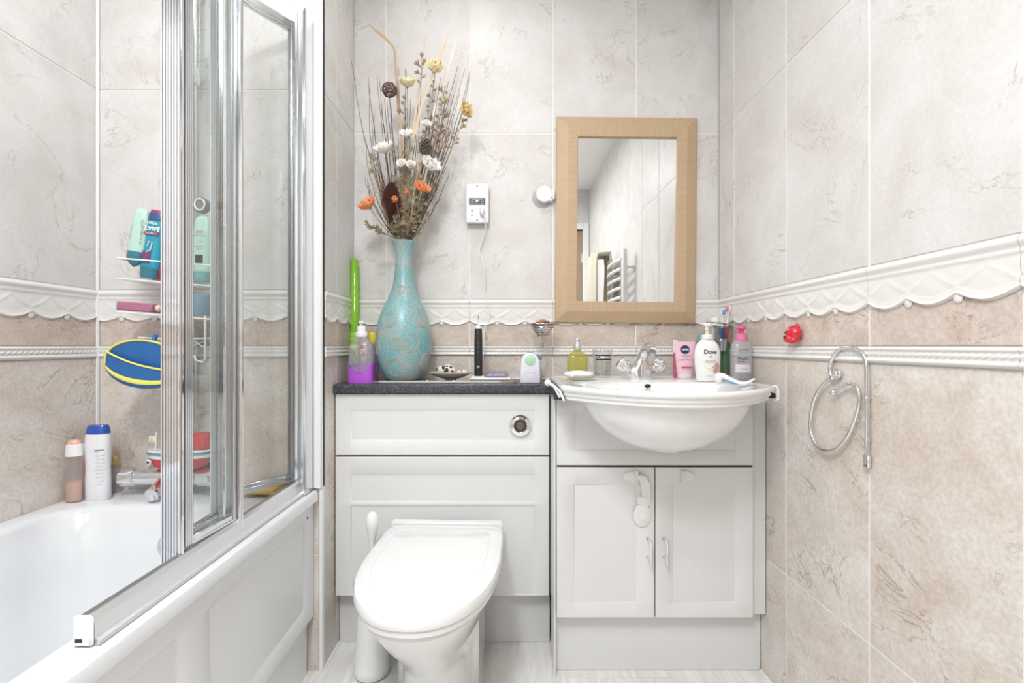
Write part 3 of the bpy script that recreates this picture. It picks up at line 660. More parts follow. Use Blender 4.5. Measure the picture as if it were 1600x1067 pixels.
# toilet brush
t = thing('toilet_brush', 'white toilet brush with egg-shaped handle left of the toilet', 'toilet brush', (-0.405, 1.42, 0))
hb = obj('holder', MB().lathe([(0.050, 0.006), (0.052, 0.018), (0.052, 0.022), (0.0505, 0.024), (0.049, 0.10), (0.044, 0.18), (0.036, 0.23), (0.022, 0.255), (0.012, 0.262)], 36), M_WHITE, t)
obj('base_foot', MB().lathe([(0.046, 0), (0.048, 0.006)], 36), plain('grey_foot', (0.35, 0.34, 0.33)), hb)
hd = obj('handle', MB().lathe([(0.007, 0.25), (0.007, 0.38), (0.010, 0.40), (0.016, 0.425), (0.0195, 0.447), (0.0185, 0.463), (0.012, 0.476), (0.003, 0.481)], 24), M_WHITE, t)
# ---------------------------------------------------------------- mirror
mc = P(980, 341, 1.69); MW, MH = 0.503, 0.737
def oak():
    m = bpy.data.materials.new('pale_oak'); m.use_nodes = True; nt = m.node_tree; b = nt.nodes['Principled BSDF']
    tc = nt.nodes.new('ShaderNodeTexCoord'); mp = nt.nodes.new('ShaderNodeMapping'); mp.inputs['Scale'].default_value = (60, 60, 5)
    n = nt.nodes.new('ShaderNodeTexNoise'); n.inputs['Scale'].default_value = 3; n.inputs['Detail'].default_value = 6
    cr = nt.nodes.new('ShaderNodeValToRGB'); e = cr.color_ramp.elements; e[0].position = 0.3; e[0].color = (0.495, 0.350, 0.220, 1); e[1].position = 0.7; e[1].color = (0.545, 0.400, 0.265, 1)
    nt.links.new(tc.outputs['Object'], mp.inputs[0]); nt.links.new(mp.outputs[0], n.inputs['Vector']); nt.links.new(n.outputs['Fac'], cr.inputs[0]); nt.links.new(cr.outputs[0], b.inputs['Base Color'])
    b.inputs['Roughness'].default_value = 0.45; return m
M_OAK = oak()
t = thing('wall_mirror', 'rectangular wall mirror in a wide pale oak frame', 'mirror', (mc.x, YB-0.0005, mc.z-0.002)); t.rotation_euler = (0, math.radians(0.6), 0)
def mside(L, W=0.0755):
    """mitred frame side along x, outer edge at z=0, rising to inner edge z=W; front towards -y"""
    prof = [(0, -0.002), (0, -0.012), (0.002, -0.014), (0.038, -0.026), (0.040, -0.0265), (W-0.002, -0.026), (W, -0.024), (W, -0.016), (W, -0.002)]
    return MB().loft([[(-L/2+z, y, z) for z, y in prof], [(L/2-z, y, z) for z, y in prof]])
for L, Xm in ((MW, Matrix.Translation((0, 0, -MH/2))), (MW, Matrix.Translation((0, 0, MH/2)) @ Matrix.Rotation(PI, 4, 'Y')), (MH, Matrix.Translation((-MW/2, 0, 0)) @ Matrix.Rotation(PI/2, 4, 'Y')), (MH, Matrix.Translation((MW/2, 0, 0)) @ Matrix.Rotation(-PI/2, 4, 'Y'))):
    o = obj('frame_side', mk(mside(L-0.0006).xf(Matrix.Translation((0, 0, 0.0002))), 'frame_side', M_OAK, ang=8), None, t)
    o.matrix_local = Xm
obj('mirror_glass', MB().box(-MW/2+0.07, MW/2-0.07, -0.0155, -0.008, -MH/2+0.07, MH/2-0.07), mat('mirror_silver', (0.86, 0.87, 0.87), 0.0, metal=1.0), t, flat=True)
# ---------------------------------------------------------------- towel radiator + towel (in the mirror)
t = thing('towel_radiator', 'white ladder towel radiator on the right wall, seen in the mirror', 'radiator', (0.70, 0.33, 0))
mb = MB()
for y in (-0.205, 0.205): mb.box(-0.016, 0.016, y-0.016, y+0.016, 0.55, 1.56, 0.006)
pr = obj('upright', MB().box(-0.016, 0.016, -0.221, -0.189, 0.55, 1.56, 0.006), M_WHITE, t); obj('upright', MB().box(-0.016, 0.016, 0.189, 0.221, 0.55, 1.56, 0.006), M_WHITE, t)
for k in range(16):
    z = 0.60+0.058*k+(0.03 if k > 5 else 0)
    obj('rung', MB().tube([(-0.014-0.018*math.sin(PI*q/12), -0.2+0.4*q/12, z) for q in range(13)], 0.010, 10), M_WHITE, t)
for y in (-0.2, 0.2): obj('wall_bracket', MB().tube([(0.0, y, 1.45), (0.06, y, 1.45)], 0.009, 10), M_WHITE, t)
M_TOWEL = mat('beige_towelling', (0.58, 0.53, 0.44), 0.9, bump=1.0, bscale=420, var=0.06, vscale=40)
def tw(u, v):
    s = v*2-1; y = -0.13+0.24*u
    x = 0.062*math.tanh(s*4)+0.012*math.sin(u*9+s*2); z = 0.095*(1-abs(s)**2.5)-0.42*max(0, abs(s)-0.25)+0.012*math.cos(u*11)
    return (x, y+0.02*math.sin(s*5), z)
o = obj('towel', MB().grid(tw, 24, 40), M_TOWEL, loc=(0.645, 0.06, 1.52)); tag(o, 'beige towel draped over the far end of the towel radiator', 'towel')
o.modifiers.new('s', 'SOLIDIFY').thickness = 0.012
# ================================================================ things on the worktop
# ---- turquoise vase
VX, VYY = P(631, 590, 1.61).x, 1.612
def vase_mat():
    m = bpy.data.materials.new('turquoise_relief_glaze'); m.use_nodes = True; nt = m.node_tree; b = nt.nodes['Principled BSDF']; N = nt.nodes.new; L = nt.links.new
    tc = N('ShaderNodeTexCoord')
    vo = N('ShaderNodeTexVoronoi'); vo.inputs['Scale'].default_value = 17; vo.inputs['Randomness'].default_value = 0.75; L(tc.outputs['Object'], vo.inputs['Vector'])
    mu = N('ShaderNodeMath'); mu.operation = 'MULTIPLY'; mu.inputs[1].default_value = 75; L(vo.outputs['Distance'], mu.inputs[0])
    si = N('ShaderNodeMath'); si.operation = 'SINE'; L(mu.outputs[0], si.inputs[0])
    n = N('ShaderNodeTexNoise'); n.inputs['Scale'].default_value = 260; n.inputs['Detail'].default_value = 1; L(tc.outputs['Object'], n.inputs['Vector'])
    v2 = N('ShaderNodeTexVoronoi'); v2.inputs['Scale'].default_value = 120; L(tc.outputs['Object'], v2.inputs['Vector'])
    a = N('ShaderNodeMath'); a.operation = 'MULTIPLY_ADD'; a.inputs[1].default_value = 0.10; L(si.outputs[0], a.inputs[0]); L(n.outputs['Fac'], a.inputs[2])
    n5 = N('ShaderNodeTexNoise'); n5.inputs['Scale'].default_value = 12; L(tc.outputs['Object'], n5.inputs['Vector'])
    a2 = N('ShaderNodeMath'); a2.operation = 'MULTIPLY_ADD'; a2.inputs[1].default_value = 0.67; L(n5.outputs['Fac'], a2.inputs[0]); L(a.outputs[0], a2.inputs[2])
    a3 = N('ShaderNodeMath'); a3.operation = 'MULTIPLY_ADD'; a3.inputs[1].default_value = -0.22; L(v2.outputs['Distance'], a3.inputs[0]); L(a2.outputs[0], a3.inputs[2])
    cr = N('ShaderNodeValToRGB'); e = cr.color_ramp.elements; e[0].position = 0.66; e[0].color = (0.13, 0.38, 0.42, 1); e[1].position = 0.86; e[1].color = (0.43, 0.37, 0.31, 1)
    k = e.new(0.76); k.color = (0.23, 0.45, 0.47, 1)
    L(a3.outputs[0], cr.inputs[0]); L(cr.outputs[0], b.inputs['Base Color']); b.inputs['Roughness'].default_value = 0.28
    bp = N('ShaderNodeBump'); bp.inputs['Strength'].default_value = 0.35; bp.inputs['Distance'].default_value = 0.0015; L(a3.outputs[0], bp.inputs['Height']); L(bp.outputs[0], b.inputs['Normal'])
    return m
M_VASE = vase_mat()
px = 1.61/F
prof = [(26, 593.5), (28, 592), (31, 585), (36, 575), (40, 560), (42.3, 544), (42.6, 530), (41.5, 516), (39.5, 503), (36, 491), (30.5, 478), (24, 467), (19.5, 455), (16.5, 442), (14.2, 425), (13.3, 410), (13.2, 400), (14.5, 390), (17, 383), (19, 379.5), (19.3, 378)]
zz = lambda y: 0.975+(540-y)*px-TT
k0 = zz(593.5)
t = thing('tall_vase', 'tall turquoise bottle vase with round relief pattern holding dried flowers', 'vase', (VX, VYY, TT))
pf = [(r*px, max(0, zz(y)-k0)) for r, y in prof]
RIMZ = TT+pf[-1][1]
pf += [(0.0375, pf[-1][1]-0.001), (0.031, pf[-1][1]-0.010), (0.024, pf[-1][1]-0.03), (0.022, pf[-1][1]-0.09)]
obj('vase_body', MB().lathe(pf, 64), M_VASE, t)
def ringrelief(az, z, r):
    """raised double ring following the vase wall"""
    def rad(zq):
        for (r0, z0), (r1, z1) in zip(pf[:20], pf[1:21]):
            if z0 <= zq <= z1: return r0+(r1-r0)*(zq-z0)/max(1e-6, z1-z0)
        return pf[0][0]
    pts = []
    for j in range(28):
        a = 2*PI*j/28; zq = z+r*math.sin(a); rr = rad(zq); th = az+r*math.cos(a)/max(rr, 0.03)
        pts.append((rr*math.cos(th), rr*math.sin(th), zq))
    return pts
mb = MB()
for i, (deg, z, r) in enumerate([(-100, 0.045, 0.030), (-62, 0.125, 0.028), (-110, 0.20, 0.026), (-150, 0.11, 0.026), (-20, 0.06, 0.028), (-35, 0.20, 0.024), (-95, 0.30, 0.014), (60, 0.08, 0.03), (100, 0.17, 0.028), (150, 0.07, 0.03), (170, 0.19, 0.025), (-92, 0.12, 0.019)]):
    mb.tube(ringrelief(math.radians(deg), z, r), 0.0016, 5, closed=True); mb.tube(ringrelief(math.radians(deg), z, r*0.80), 0.0010, 5, closed=True)
    for q in range(7):
        a = 2*PI*q/7; pts = ringrelief(math.radians(deg), z, r*0.3); 
        c = ringrelief(math.radians(deg), z, 0.0005)[0]; e_ = ringrelief(math.radians(deg), z, r*0.8)[int(q*4)]
        mb.tube([c, e_], [0.0009, 0.0006], 4)
obj('relief_rings', mb, plain('pale_relief_glaze', (0.40, 0.38, 0.33), 0.3), t, kind='stuff')
# ---- dried flowers in the vase
def FL(zx, zy, dy=0.0): return P(520+zx/2.965, 20+zy/2.965, 1.60+dy)
M_TWIG = plain('dark_twig', (0.085, 0.045, 0.035), 0.7, var=0.3, vscale=60); M_TWIG2 = plain('brown_twig', (0.17, 0.11, 0.075), 0.7, var=0.3, vscale=60)
M_REED = plain('pale_reed', (0.62, 0.50, 0.36), 0.6, var=0.15, vscale=50); M_STEM = plain('dry_green_stem', (0.26, 0.22, 0.13), 0.7, var=0.2)
M_LEAF = plain('dry_olive_leaf', (0.25, 0.20, 0.125), 0.75, var=0.3, vscale=40); M_LEAF2 = plain('dry_brown_leaf', (0.24, 0.16, 0.11), 0.75, var=0.3, vscale=40)
M_CREAM = plain('cream_petal', (0.82, 0.72, 0.48), 0.6, var=0.08, vscale=60, sss=0); M_WPET = plain('white_petal', (0.83, 0.81, 0.77), 0.6, var=0.05, vscale=60)
M_YEL = plain('yellow_petal', (0.80, 0.60, 0.28), 0.6, var=0.15, vscale=60); M_ORA = plain('orange_petal', (0.78, 0.30, 0.13), 0.6, var=0.22, vscale=50); M_CENT = plain('flower_centre', (0.30, 0.22, 0.08), 0.8, var=0.3)
VC = Vector((VX, VYY, 0))
rnd = random.Random(11)
def stem_path(tip, bow=0.0, n=9):
    a = rnd.uniform(0, 2*PI); rr = 0.018*math.sqrt(rnd.random())
    side = max(-1, min(1, (tip.x-VX)/0.12))
    rim = Vector((VX+side*0.019+0.006*math.cos(a), VYY+rr*math.sin(a)*0.8, RIMZ+0.004))
    base = Vector((VX-side*0.010, VYY-0.3*(rim.y-VYY), RIMZ-0.085))
    pts = [base, (base+rim)/2]
    c = rim+(rim-base)*0.9*((tip.z-RIMZ)/0.35); c.x += bow
    c = Vector((c.x*0.55+0.45*tip.x, c.y*0.5+tip.y*0.5, rim.z+(tip.z-rim.z)*0.5))+Vector((bow, 0, 0))
    for k in range(n):
        q = k/(n-1); pts.append(rim*(1-q)**2+c*2*q*(1-q)+tip*q*q)
    return pts
def rel(pts, o): return [p-o for p in pts]
VO = Vector((VX, VYY, RIMZ))
tw_first = None
tips = [(85,220,-.02,-.012),(165,300,.02,-.01),(172,345,.03,-.03),(205,292,-.01,-.01),(214,296,.03,0),(305,250,.04,0),(340,265,.0,0),(336,262,.05,0),(580,243,-.02,.0),(612,258,.02,.01),(636,268,-.03,.015),(633,300,.04,.02),(535,320,.03,0),(500,300,-.03,0),
        (240,400,-.04,0),(228,420,.03,0),(250,410,.0,0),(270,430,.04,0),(345,440,-.03,0),(360,400,.03,0),(395,420,.02,0),(455,330,.05,0),(480,340,.0,0),(560,380,.03,0),(590,360,.0,.01),(520,540,.05,0),(500,580,-.03,.01),(535,560,.0,.01),
        (190,470,.04,-.02),(180,500,.0,-.02),(155,630,-.03,-.02),(210,690,.03,-.02),(150,765,.03,-.02),(160,770,-.02,-.02),(525,715,.0,.01),(540,735,.03,.02),(300,540,.03,0),(330,500,-.03,0),(390,560,.05,0),(420,540,.0,0),(470,500,.03,0),(490,450,.0,0),(285,600,.0,0),(440,600,.02,0)]
for i, (zx, zy, dy, bow) in enumerate(tips):
    tip = FL(zx, zy, dy); pts = stem_path(tip, bow, 11)
    for q in range(4, len(pts)-1): pts[q] = pts[q]+Vector((rnd.uniform(-.0022, .0022), rnd.uniform(-.002, .002), 0))
    m_ = M_TWIG if i % 3 else M_TWIG2
    r0 = 0.0021
    mb = MB().tube(rel(pts, VO), [r0*(1-0.65*q/(len(pts)-1)) for q in range(len(pts))], 5)
    k = rnd.randint(6, 9); a = pts[k]; d = (pts[k+1]-pts[k-1]).normalized()
    e_ = a+d*rnd.uniform(0.03, 0.06)+Vector((rnd.choice((-1, 1))*rnd.uniform(0.006, 0.014), rnd.uniform(-.01, .01), 0))
    mb.tube(rel([a, (a+e_)/2+Vector((0, 0, 0.003)), e_], VO), [0.0008, 0.0006, 0.0003], 4)
    o = obj('dried_twig', mb, m_, loc=VO); tag(o, 'thin bare brown twig standing among the dried flowers in the turquoise vase', 'twig', 'bare twigs in the vase')
def ribbon(pts, ws, normal=(0, -1, 0), th=0.0008):
    rings = []
    for i, p in enumerate(pts):
        tdir = (pts[min(i+1, len(pts)-1)]-pts[max(0, i-1)]).normalized(); nn = Vector(normal); sd = tdir.cross(nn).normalized(); nn = sd.cross(tdir).normalized()
        rings.append([p-sd*ws[i], p-nn*th, p+sd*ws[i], p+nn*th])
    return MB().loft(rings)
def reed(label, pts_px, widths, m_=None, dy=0.0):
    tp = FL(*pts_px[-1], dy); sp = [FL(x, y, dy*(i+1)/len(pts_px)) for i, (x, y) in enumerate(pts_px)]
    base = Vector((VX, VYY, RIMZ-0.08)); rim = Vector((VX+0.010*(1 if sp[0].x > VX else -1), VYY, RIMZ)); pts = [base, rim]+sp
    ws = [0.0025, 0.0025]+widths
    o = obj('dried_reed', ribbon(rel(pts, VO), ws), m_ or M_REED, loc=VO); tag(o, label, 'reed', 'dried reeds in the vase')
reed('brown bent-over reed leaf, tallest on the left of the bouquet', [(322,760),(318,560),(303,430),(295,300),(287,175),(278,155),(235,110),(195,80),(165,52)], [.004,.0042,.0045,.004,.0035,.004,.005,.004,.0005], plain('tan_reed_leaf', (0.42, 0.30, 0.20), 0.6, var=0.3, vscale=20), -0.02)
reed('slim pale reed rising straight in the middle of the bouquet', [(350,760),(372,560),(388,430),(415,260),(430,100)], [.003,.0032,.0032,.003,.0006], None, 0.01)
reed('pale broad reed leaning right, second tallest of the pair', [(350,780),(368,600),(420,400),(470,270),(515,160),(538,95)], [.004,.0045,.0048,.0045,.0045,.0015], None, -0.03)
reed('palest reed on the right, reaching highest of the straight ones', [(380,800),(440,570),(475,440),(520,300),(560,170),(582,80)], [.003,.0036,.004,.0038,.0034,.001], plain('ivory_reed', (0.72, 0.66, 0.55), 0.6, var=0.1, vscale=50), 0.02)
reed('pale short reed in front of the pine cone stem', [(370,900),(385,780),(400,690),(412,600)], [.003,.003,.003,.001], None, -0.035)
def petal(mb, c, ax, az, open_, L, W, cup):
    """one petal: base at c, ax = flower axis"""
    ax = ax.normalized(); s1 = ax.cross(Vector((0.3, 0.2, 1))).normalized(); s2 = ax.cross(s1)
    d = s1*math.cos(az)+s2*math.sin(az); tn = ax.cross(d)
    def fn(u, v):
        s = (u-0.5)*2; wv = W*math.sin(PI*min(1, 0.12+v*0.80))**0.6
        el = open_+cup*v; p = c+d*(L*v*math.cos(el))+ax*(L*v*math.sin(el)+0.002)+tn*(s*wv)
        p += ax*(0.18*W*s*s*2)+ax*(0.0012*math.sin(9*s+az*3)*v); return p
    mb.grid(fn, 5, 5)
def flower(name, label, zx, zy, r, m_, dy=0, axis=(0, -1, 0.3), n=(6, 5), openness=(0.15, 0.75), group='dried flowers in the vase', bow=0.0):
    c = FL(zx, zy, dy); R0 = 1.35*r/2.965*1.6/F; ax = Vector(axis).normalized(); base = c-ax*R0*0.35
    root = thing(name, label, 'flower', base, group=group); mb = MB(); z = Vector((0, 0, 0))
    for li, (cnt, op) in enumerate(zip(n, openness)):
        for k in range(cnt): petal(mb, z, ax, 2*PI*k/cnt+li*0.5+rnd.uniform(-.15, .15), op+rnd.uniform(-.12, .12), R0*(1.05-0.22*li), R0*(0.50-0.08*li), 0.5)
    o = obj('petals', mb, m_, root); o.modifiers.new('s', 'SOLIDIFY').thickness = 0.0006
    obj('flower_centre', MB().ball(ax*R0*0.22, R0*0.22, 10, 6), M_CENT, root)
    pts = stem_path(base, bow, 8); obj('stem', MB().tube(rel(pts, base), 0.0012, 5), M_STEM, root)
    return root
flower('ranunculus', 'cream flower beside the wicker ball, upper left of the bouquet', 345, 330, 36, M_CREAM, -0.02, (0.1, -0.5, 0.9))
flower('ranunculus', 'cream flower highest in the bouquet', 475, 258, 36, M_CREAM, -0.01, (0.2, -0.8, 0.5))
flower('ranunculus', 'small cream bud right of the bouquet middle', 525, 405, 19, M_CREAM, 0.02, (0.3, -0.6, 0.7), n=(5, 4), openness=(0.8, 1.1))
flower('ranunculus', 'golden yellow flower at the far right of the bouquet', 612, 455, 33, M_YEL, -0.02, (0.8, -0.6, 0.2), bow=0.01)
flower('anemone', 'large white flower at the left of the bouquet', 240, 634, 40, M_WPET, -0.04, (-0.2, -0.6, 0.8), bow=-0.01)
flower('anemone', 'white flower in the middle above the grey leaves', 342, 566, 27, M_WPET, -0.05, (0, -0.7, 0.7))
flower('anemone', 'small white bloom, left of the lower white pair', 320, 700, 19, M_WPET, -0.055, (-0.2, -0.9, 0.4))
flower('anemone', 'small white bloom, right of the lower white pair', 362, 708, 20, M_WPET, -0.05, (0.2, -0.9, 0.4))
flower('anemone', 'large white flower below the pine cone', 452, 712, 40, M_WPET, -0.05, (0.5, -0.7, 0.5), bow=0.006)
flower('anemone', 'tiny white flower just above the pine cone', 433, 520, 19, M_WPET, -0.01, (0.2, -0.8, 0.5))
flower('poppy', 'orange flower standing out at the far lower left', 165, 892, 40, M_ORA, -0.05, (-0.5, -0.6, 0.7), bow=-0.012)
flower('poppy', 'orange flower at the right of the four orange ones', 412, 816, 32, M_ORA, -0.06, (0.5, -0.6, 0.6))
flower('poppy', 'small round orange bud directly in front of the palm leaf', 290, 870, 21, M_ORA, -0.085, (0, -1, 0.2), n=(5, 5), openness=(0.9, 1.2))
flower('poppy', 'small orange bud between the palm leaf and the right orange flower', 342, 838, 19, M_ORA, -0.08, (0.1, -1, 0.3), n=(5, 5), openness=(0.9, 1.2))
def sprig(label, zx, zy, dy, m_, n=12, L=0.026, bow=0.0, start=0.45, wd=0.22):
    tip = FL(zx, zy, dy); pts = stem_path(tip, bow, 12); o_ = VO
    root = thing('leaf_sprig', label, 'foliage', o_, group='dried leaf sprigs in the vase')
    obj('stem', MB().tube(rel(pts, o_), 0.001, 5), M_STEM, root); mb = MB(); m = len(pts)-1
    for k in range(n):
        q = start+(1-start)*k/(n-1); f = min(m-0.01, max(1, 2+q*(m-2)+rnd.uniform(-0.25, 0.25))); i = min(m-1, int(f)); p = pts[i].lerp(pts[i+1], f-i); d = (pts[i+1]-pts[i]).normalized()
        sd = Vector((rnd.choice((-1, 1)) if k % 2 else -1, rnd.uniform(-0.7, 0.5), 0)) if k < n-1 else Vector((0, 0, 0))
        if k % 2 and k < n-1: sd.x = 1
        ld = (d*rnd.uniform(0.4, 1.2)+sd*rnd.uniform(0.6, 1.1)).normalized(); l = L*rnd.uniform(0.6, 1.55)
        for off in (-0.5, 0, 0.5):           # three lobes
            l2 = l*(1 if off == 0 else 0.62); st = p+ld*(0 if off == 0 else l*0.3); nn = Vector((0, -1, 0.2)); sdv = ld.cross(nn).normalized()
            dd = (ld+sdv*off*1.2).normalized(); curl = Vector((0, rnd.uniform(-.3, .3), rnd.uniform(-.25, .1)))
            P4 = [st, st+dd*l2*0.4, st+dd*l2*0.75+curl*l2*0.2, st+dd*l2+curl*l2*0.5]
            mb.add([tuple(Vector(x)-o_) for x in ribbon(P4, [0.0004, l2*wd*0.5, l2*wd*0.42, 0.0002], th=0.0003).v], ribbon(P4, [1, 1, 1, 1]).f)
    obj('leaves', mb, m_, root)
sp = [('grey brown leaf sprig at the very top beside the cream flower', 412, 200, -.01, M_LEAF2, 7, .022, 0, .86), ('dried sprig left of the pine cone, under the middle white flower', 350, 590, -.05, M_LEAF, 12, .026, 0, .4),
      ('brown leaf sprig reaching right under the golden flower', 600, 505, -.02, M_LEAF2, 9, .022, .01, .78), ('sprig pointing up between the two pale reeds', 505, 430, .02, M_LEAF2, 12, .018, 0, .6),
      ('lowest leaf sprig drooping at the left over the vase rim', 175, 985, -.06, M_LEAF, 11, .022, -.01, .4), ('grey leaf sprig under the large left white flower', 180, 680, -.03, M_LEAF, 7, .02, -.01, .82),
      ('olive leaf sprig at the right below the orange flowers', 415, 875, -.07, M_LEAF, 11, .024, 0, .2), ('short olive sprig in the middle of the vase mouth', 330, 880, -.07, M_LEAF, 10, .026, 0, .2),
      ('olive leaf sprig behind the small orange buds', 345, 730, -.03, M_LEAF, 14, .026, 0, .3), ('brown sprig beside the wicker ball reaching the cream flower', 330, 400, .0, M_LEAF2, 8, .020, 0, .75),
      ('thin brown sprig right of the second reed', 465, 330, .03, M_LEAF2, 10, .018, 0, .68), ('brown sprig with small leaves around the tiny white flower', 440, 470, .0, M_LEAF2, 9, .022, 0, .7),
      ('olive sprig leaning left behind the palm leaf', 240, 930, -.03, M_LEAF, 7, .024, 0, .3), ('brown sprig leaning right beside the seed pods', 480, 770, .0, M_LEAF2, 8, .022, 0, .5), ('olive leaf sprig directly above the vase rim at the front', 300, 960, -.08, M_LEAF, 8, .024, 0, .1)]
sp += [('olive leaf sprig rising left of the lower white pair', 300, 640, -.04, M_LEAF, 12, .026, 0, .3), ('olive sprig rising in front of the pine cone stem', 400, 720, -.065, M_LEAF, 12, .026, 0, .25),
       ('bushy brown sprig under the small cream bud', 510, 470, -.01, M_LEAF2, 9, .026, 0, .72), ('drooping olive sprig over the right of the vase rim', 430, 950, -.07, M_LEAF, 7, .024, .01, .1),
       ('brown sprig at the right of the top cream flower', 520, 345, -.02, M_LEAF2, 6, .022, 0, .86), ('olive leaf sprig just behind the palm leaf tip', 310, 800, -.02, M_LEAF, 12, .026, 0, .3)]
for a in sp: sprig(*a)
# wicker ball
c = FL(262, 357, -0.02); t = thing('wicker_ball', 'dark wicker ball on a stick at the upper left of the bouquet', 'wicker ball', c)
mb = MB(); r = 0.0245
for k in range(22):
    ax = Matrix.Rotation(rnd.uniform(0, PI), 3, 'Z') @ Matrix.Rotation(rnd.uniform(0, PI), 3, 'X'); rr = r*rnd.uniform(0.9, 1.0)
    mb.tube([ax @ Vector((rr*math.cos(2*PI*j/20), rr*math.sin(2*PI*j/20), rnd.uniform(-.0015, .0015))) for j in range(20)], 0.0011, 5, closed=True)
obj('wicker_strands', mb, plain('dark_wicker', (0.16, 0.09, 0.08), 0.6, var=0.3), t)
obj('stem', MB().tube(rel(stem_path(c-Vector((0, 0, r)), 0, 8), c), 0.0012, 5), M_TWIG, t)
# pine cone
c = FL(428, 622, -0.05); t = thing('pine_cone', 'grey brown pine cone right of the bouquet middle', 'pine cone', c)
M_CONE = plain('cone_scales', (0.15, 0.125, 0.11), 0.7, var=0.35, vscale=80); mb = MB()
for k in range(62):
    q = k/61; zc = -0.024+0.048*q; rr = 0.0205*math.sin(PI*(0.12+0.80*q))**0.8; a = k*2.39996
    o_ = Vector((math.cos(a), math.sin(a), 0)); s_ = Vector((-math.sin(a), math.cos(a), 0)); wv = 0.0052*(0.6+0.5*math.sin(PI*q)); b_ = o_*rr*0.35+Vector((0, 0, zc-0.003))
    tip = o_*rr+Vector((0, 0, zc+0.001)); up = Vector((0, 0, 0.0034))
    mb.loft([[b_-s_*wv*0.4, b_+s_*wv*0.4, b_+s_*wv*0.3+up*0.5, b_-s_*wv*0.3+up*0.5], [tip-s_*wv, tip+s_*wv, tip+s_*wv*0.7+up, tip-s_*wv*0.7+up], [tip+o_*0.001-s_*wv*0.5+up*0.3, tip+o_*0.001+s_*wv*0.5+up*0.3, tip+o_*0.001+s_*wv*0.4+up*0.9, tip+o_*0.001-s_*wv*0.4+up*0.9]])
mb.xf(rot('Y', 12)); obj('cone_scales', mb, M_CONE, t, flat=True)
obj('stem', MB().tube(rel(stem_path(c-Vector((0, 0, 0.02)), 0, 8), c), 0.0012, 5), M_TWIG, t)
# palm spear
c = FL(272, 885, -0.035); t = thing('dried_palm_leaf', 'dark burgundy pleated palm leaf low in the bouquet', 'dried leaf', c)
mb = MB(); n = 26; rings = []
for i in range(n+1):
    s_ = -1+2*i/n; x = 0.0315*s_; q = 1-s_*s_
    top = 0.070*q**0.6*(1-0.35*max(0, s_))-0.008*s_; bot = -0.068*(1-abs(s_)**1.2*0.6)
    y = 0.0042*(1 if i % 2 else -1)-0.006*q; top += 0.004*(1 if i % 2 else -1)
    rings.append([(x*0.3, y*0.4, bot), (x*0.95, y, (bot+top)/2), (x*1.1, y, top), (x*1.1, y+0.001, top), (x*0.95, y+0.001, (bot+top)/2), (x*0.3, y*0.4+0.001, bot)])
mb.loft(rings).xf(rot('Y', 6)); obj('pleated_blade', mb, plain('burgundy_palm', (0.13, 0.05, 0.045), 0.6, var=0.3, vscale=30), t, flat=True)
obj('stem', MB().tube(rel(stem_path(c-Vector((0, 0, 0.06)), 0, 6), c), 0.0018, 6), M_TWIG2, t)
c = FL(238, 875, -0.02); t = thing('seed_spike', 'brown scaly seed spike along the left edge of the palm leaf', 'seed head', c); mb = MB()
for k in range(90):
    q = k/89; zc = -0.065+0.13*q; rr = 0.013*math.sin(PI*(0.08+0.86*q)); a = k*2.39996; o_ = Vector((math.cos(a), math.sin(a), 0)); s_ = Vector((-math.sin(a), math.cos(a), 0))
    b_ = o_*rr*0.3+Vector((0, 0, zc-0.004)); tip = o_*rr+Vector((0, 0, zc+0.004)); mb.loft([[b_-s_*.002, b_+s_*.002, b_+Vector((0, 0, .002))], [tip-s_*.0022, tip+s_*.0022, tip+Vector((0, 0, .003))]])
mb.xf(rot('Y', -9)); obj('seed_scales', mb, plain('brown_scales', (0.27, 0.17, 0.10), 0.7, var=0.35, vscale=70), t, flat=True); obj('stem', MB().tube(rel(stem_path(c-Vector((-0.008, 0, 0.06)), 0, 6), c), 0.0014, 5), M_TWIG2, t)
# seed pods right
for lb, zx, zy in (('upper brown teardrop seed pod right of the pine cone', 530, 560), ('lower tan seed pod right of the pine cone', 500, 620)):
    c = FL(zx, zy, 0.0); t = thing('seed_pod', lb, 'seed pod', c); obj('pod', MB().lathe([(0.0015, -0.016), (0.006, -0.009), (0.0075, 0), (0.0065, 0.008), (0.0035, 0.014), (0.0045, 0.018)], 14).xf(rot('Y', 14)), plain('tan_pod', (0.36, 0.25, 0.17), 0.6, var=0.25, vscale=60), t)
    obj('stem', MB().tube(rel(stem_path(c-Vector((0.002, 0, 0.015)), 0.01, 7), c), 0.0011, 5), M_TWIG, t)
# ---- generic pump
def pump(root, z, m_, rcol=0.011, hcol=0.014, hstem=0.012, headw=0.012, nozzle=0.024, rstem=0.0035, dirx=(0, -1)):
    mb = MB().lathe([(rcol, 0), (rcol, hcol*0.8), (rcol*0.9, hcol), (rstem*1.6, hcol), (rstem*1.6, hcol+0.004), (rstem, hcol+0.004), (rstem, hcol+hstem), (headw*0.7, hcol+hstem), (headw, hcol+hstem+0.003), (headw*0.95, hcol+hstem+0.009), (headw*0.5, hcol+hstem+0.0105)], 24, c=(0, 0, z))
    zz_ = z+hcol+hstem+0.006; dx, dy = dirx
    mb.tube([(0, 0, zz_), (dx*nozzle*0.7, dy*nozzle*0.7, zz_), (dx*nozzle, dy*nozzle, zz_-0.005)], [0.0045, 0.004, 0.003], 10)
    return obj('pump_head', mb, m_, root)
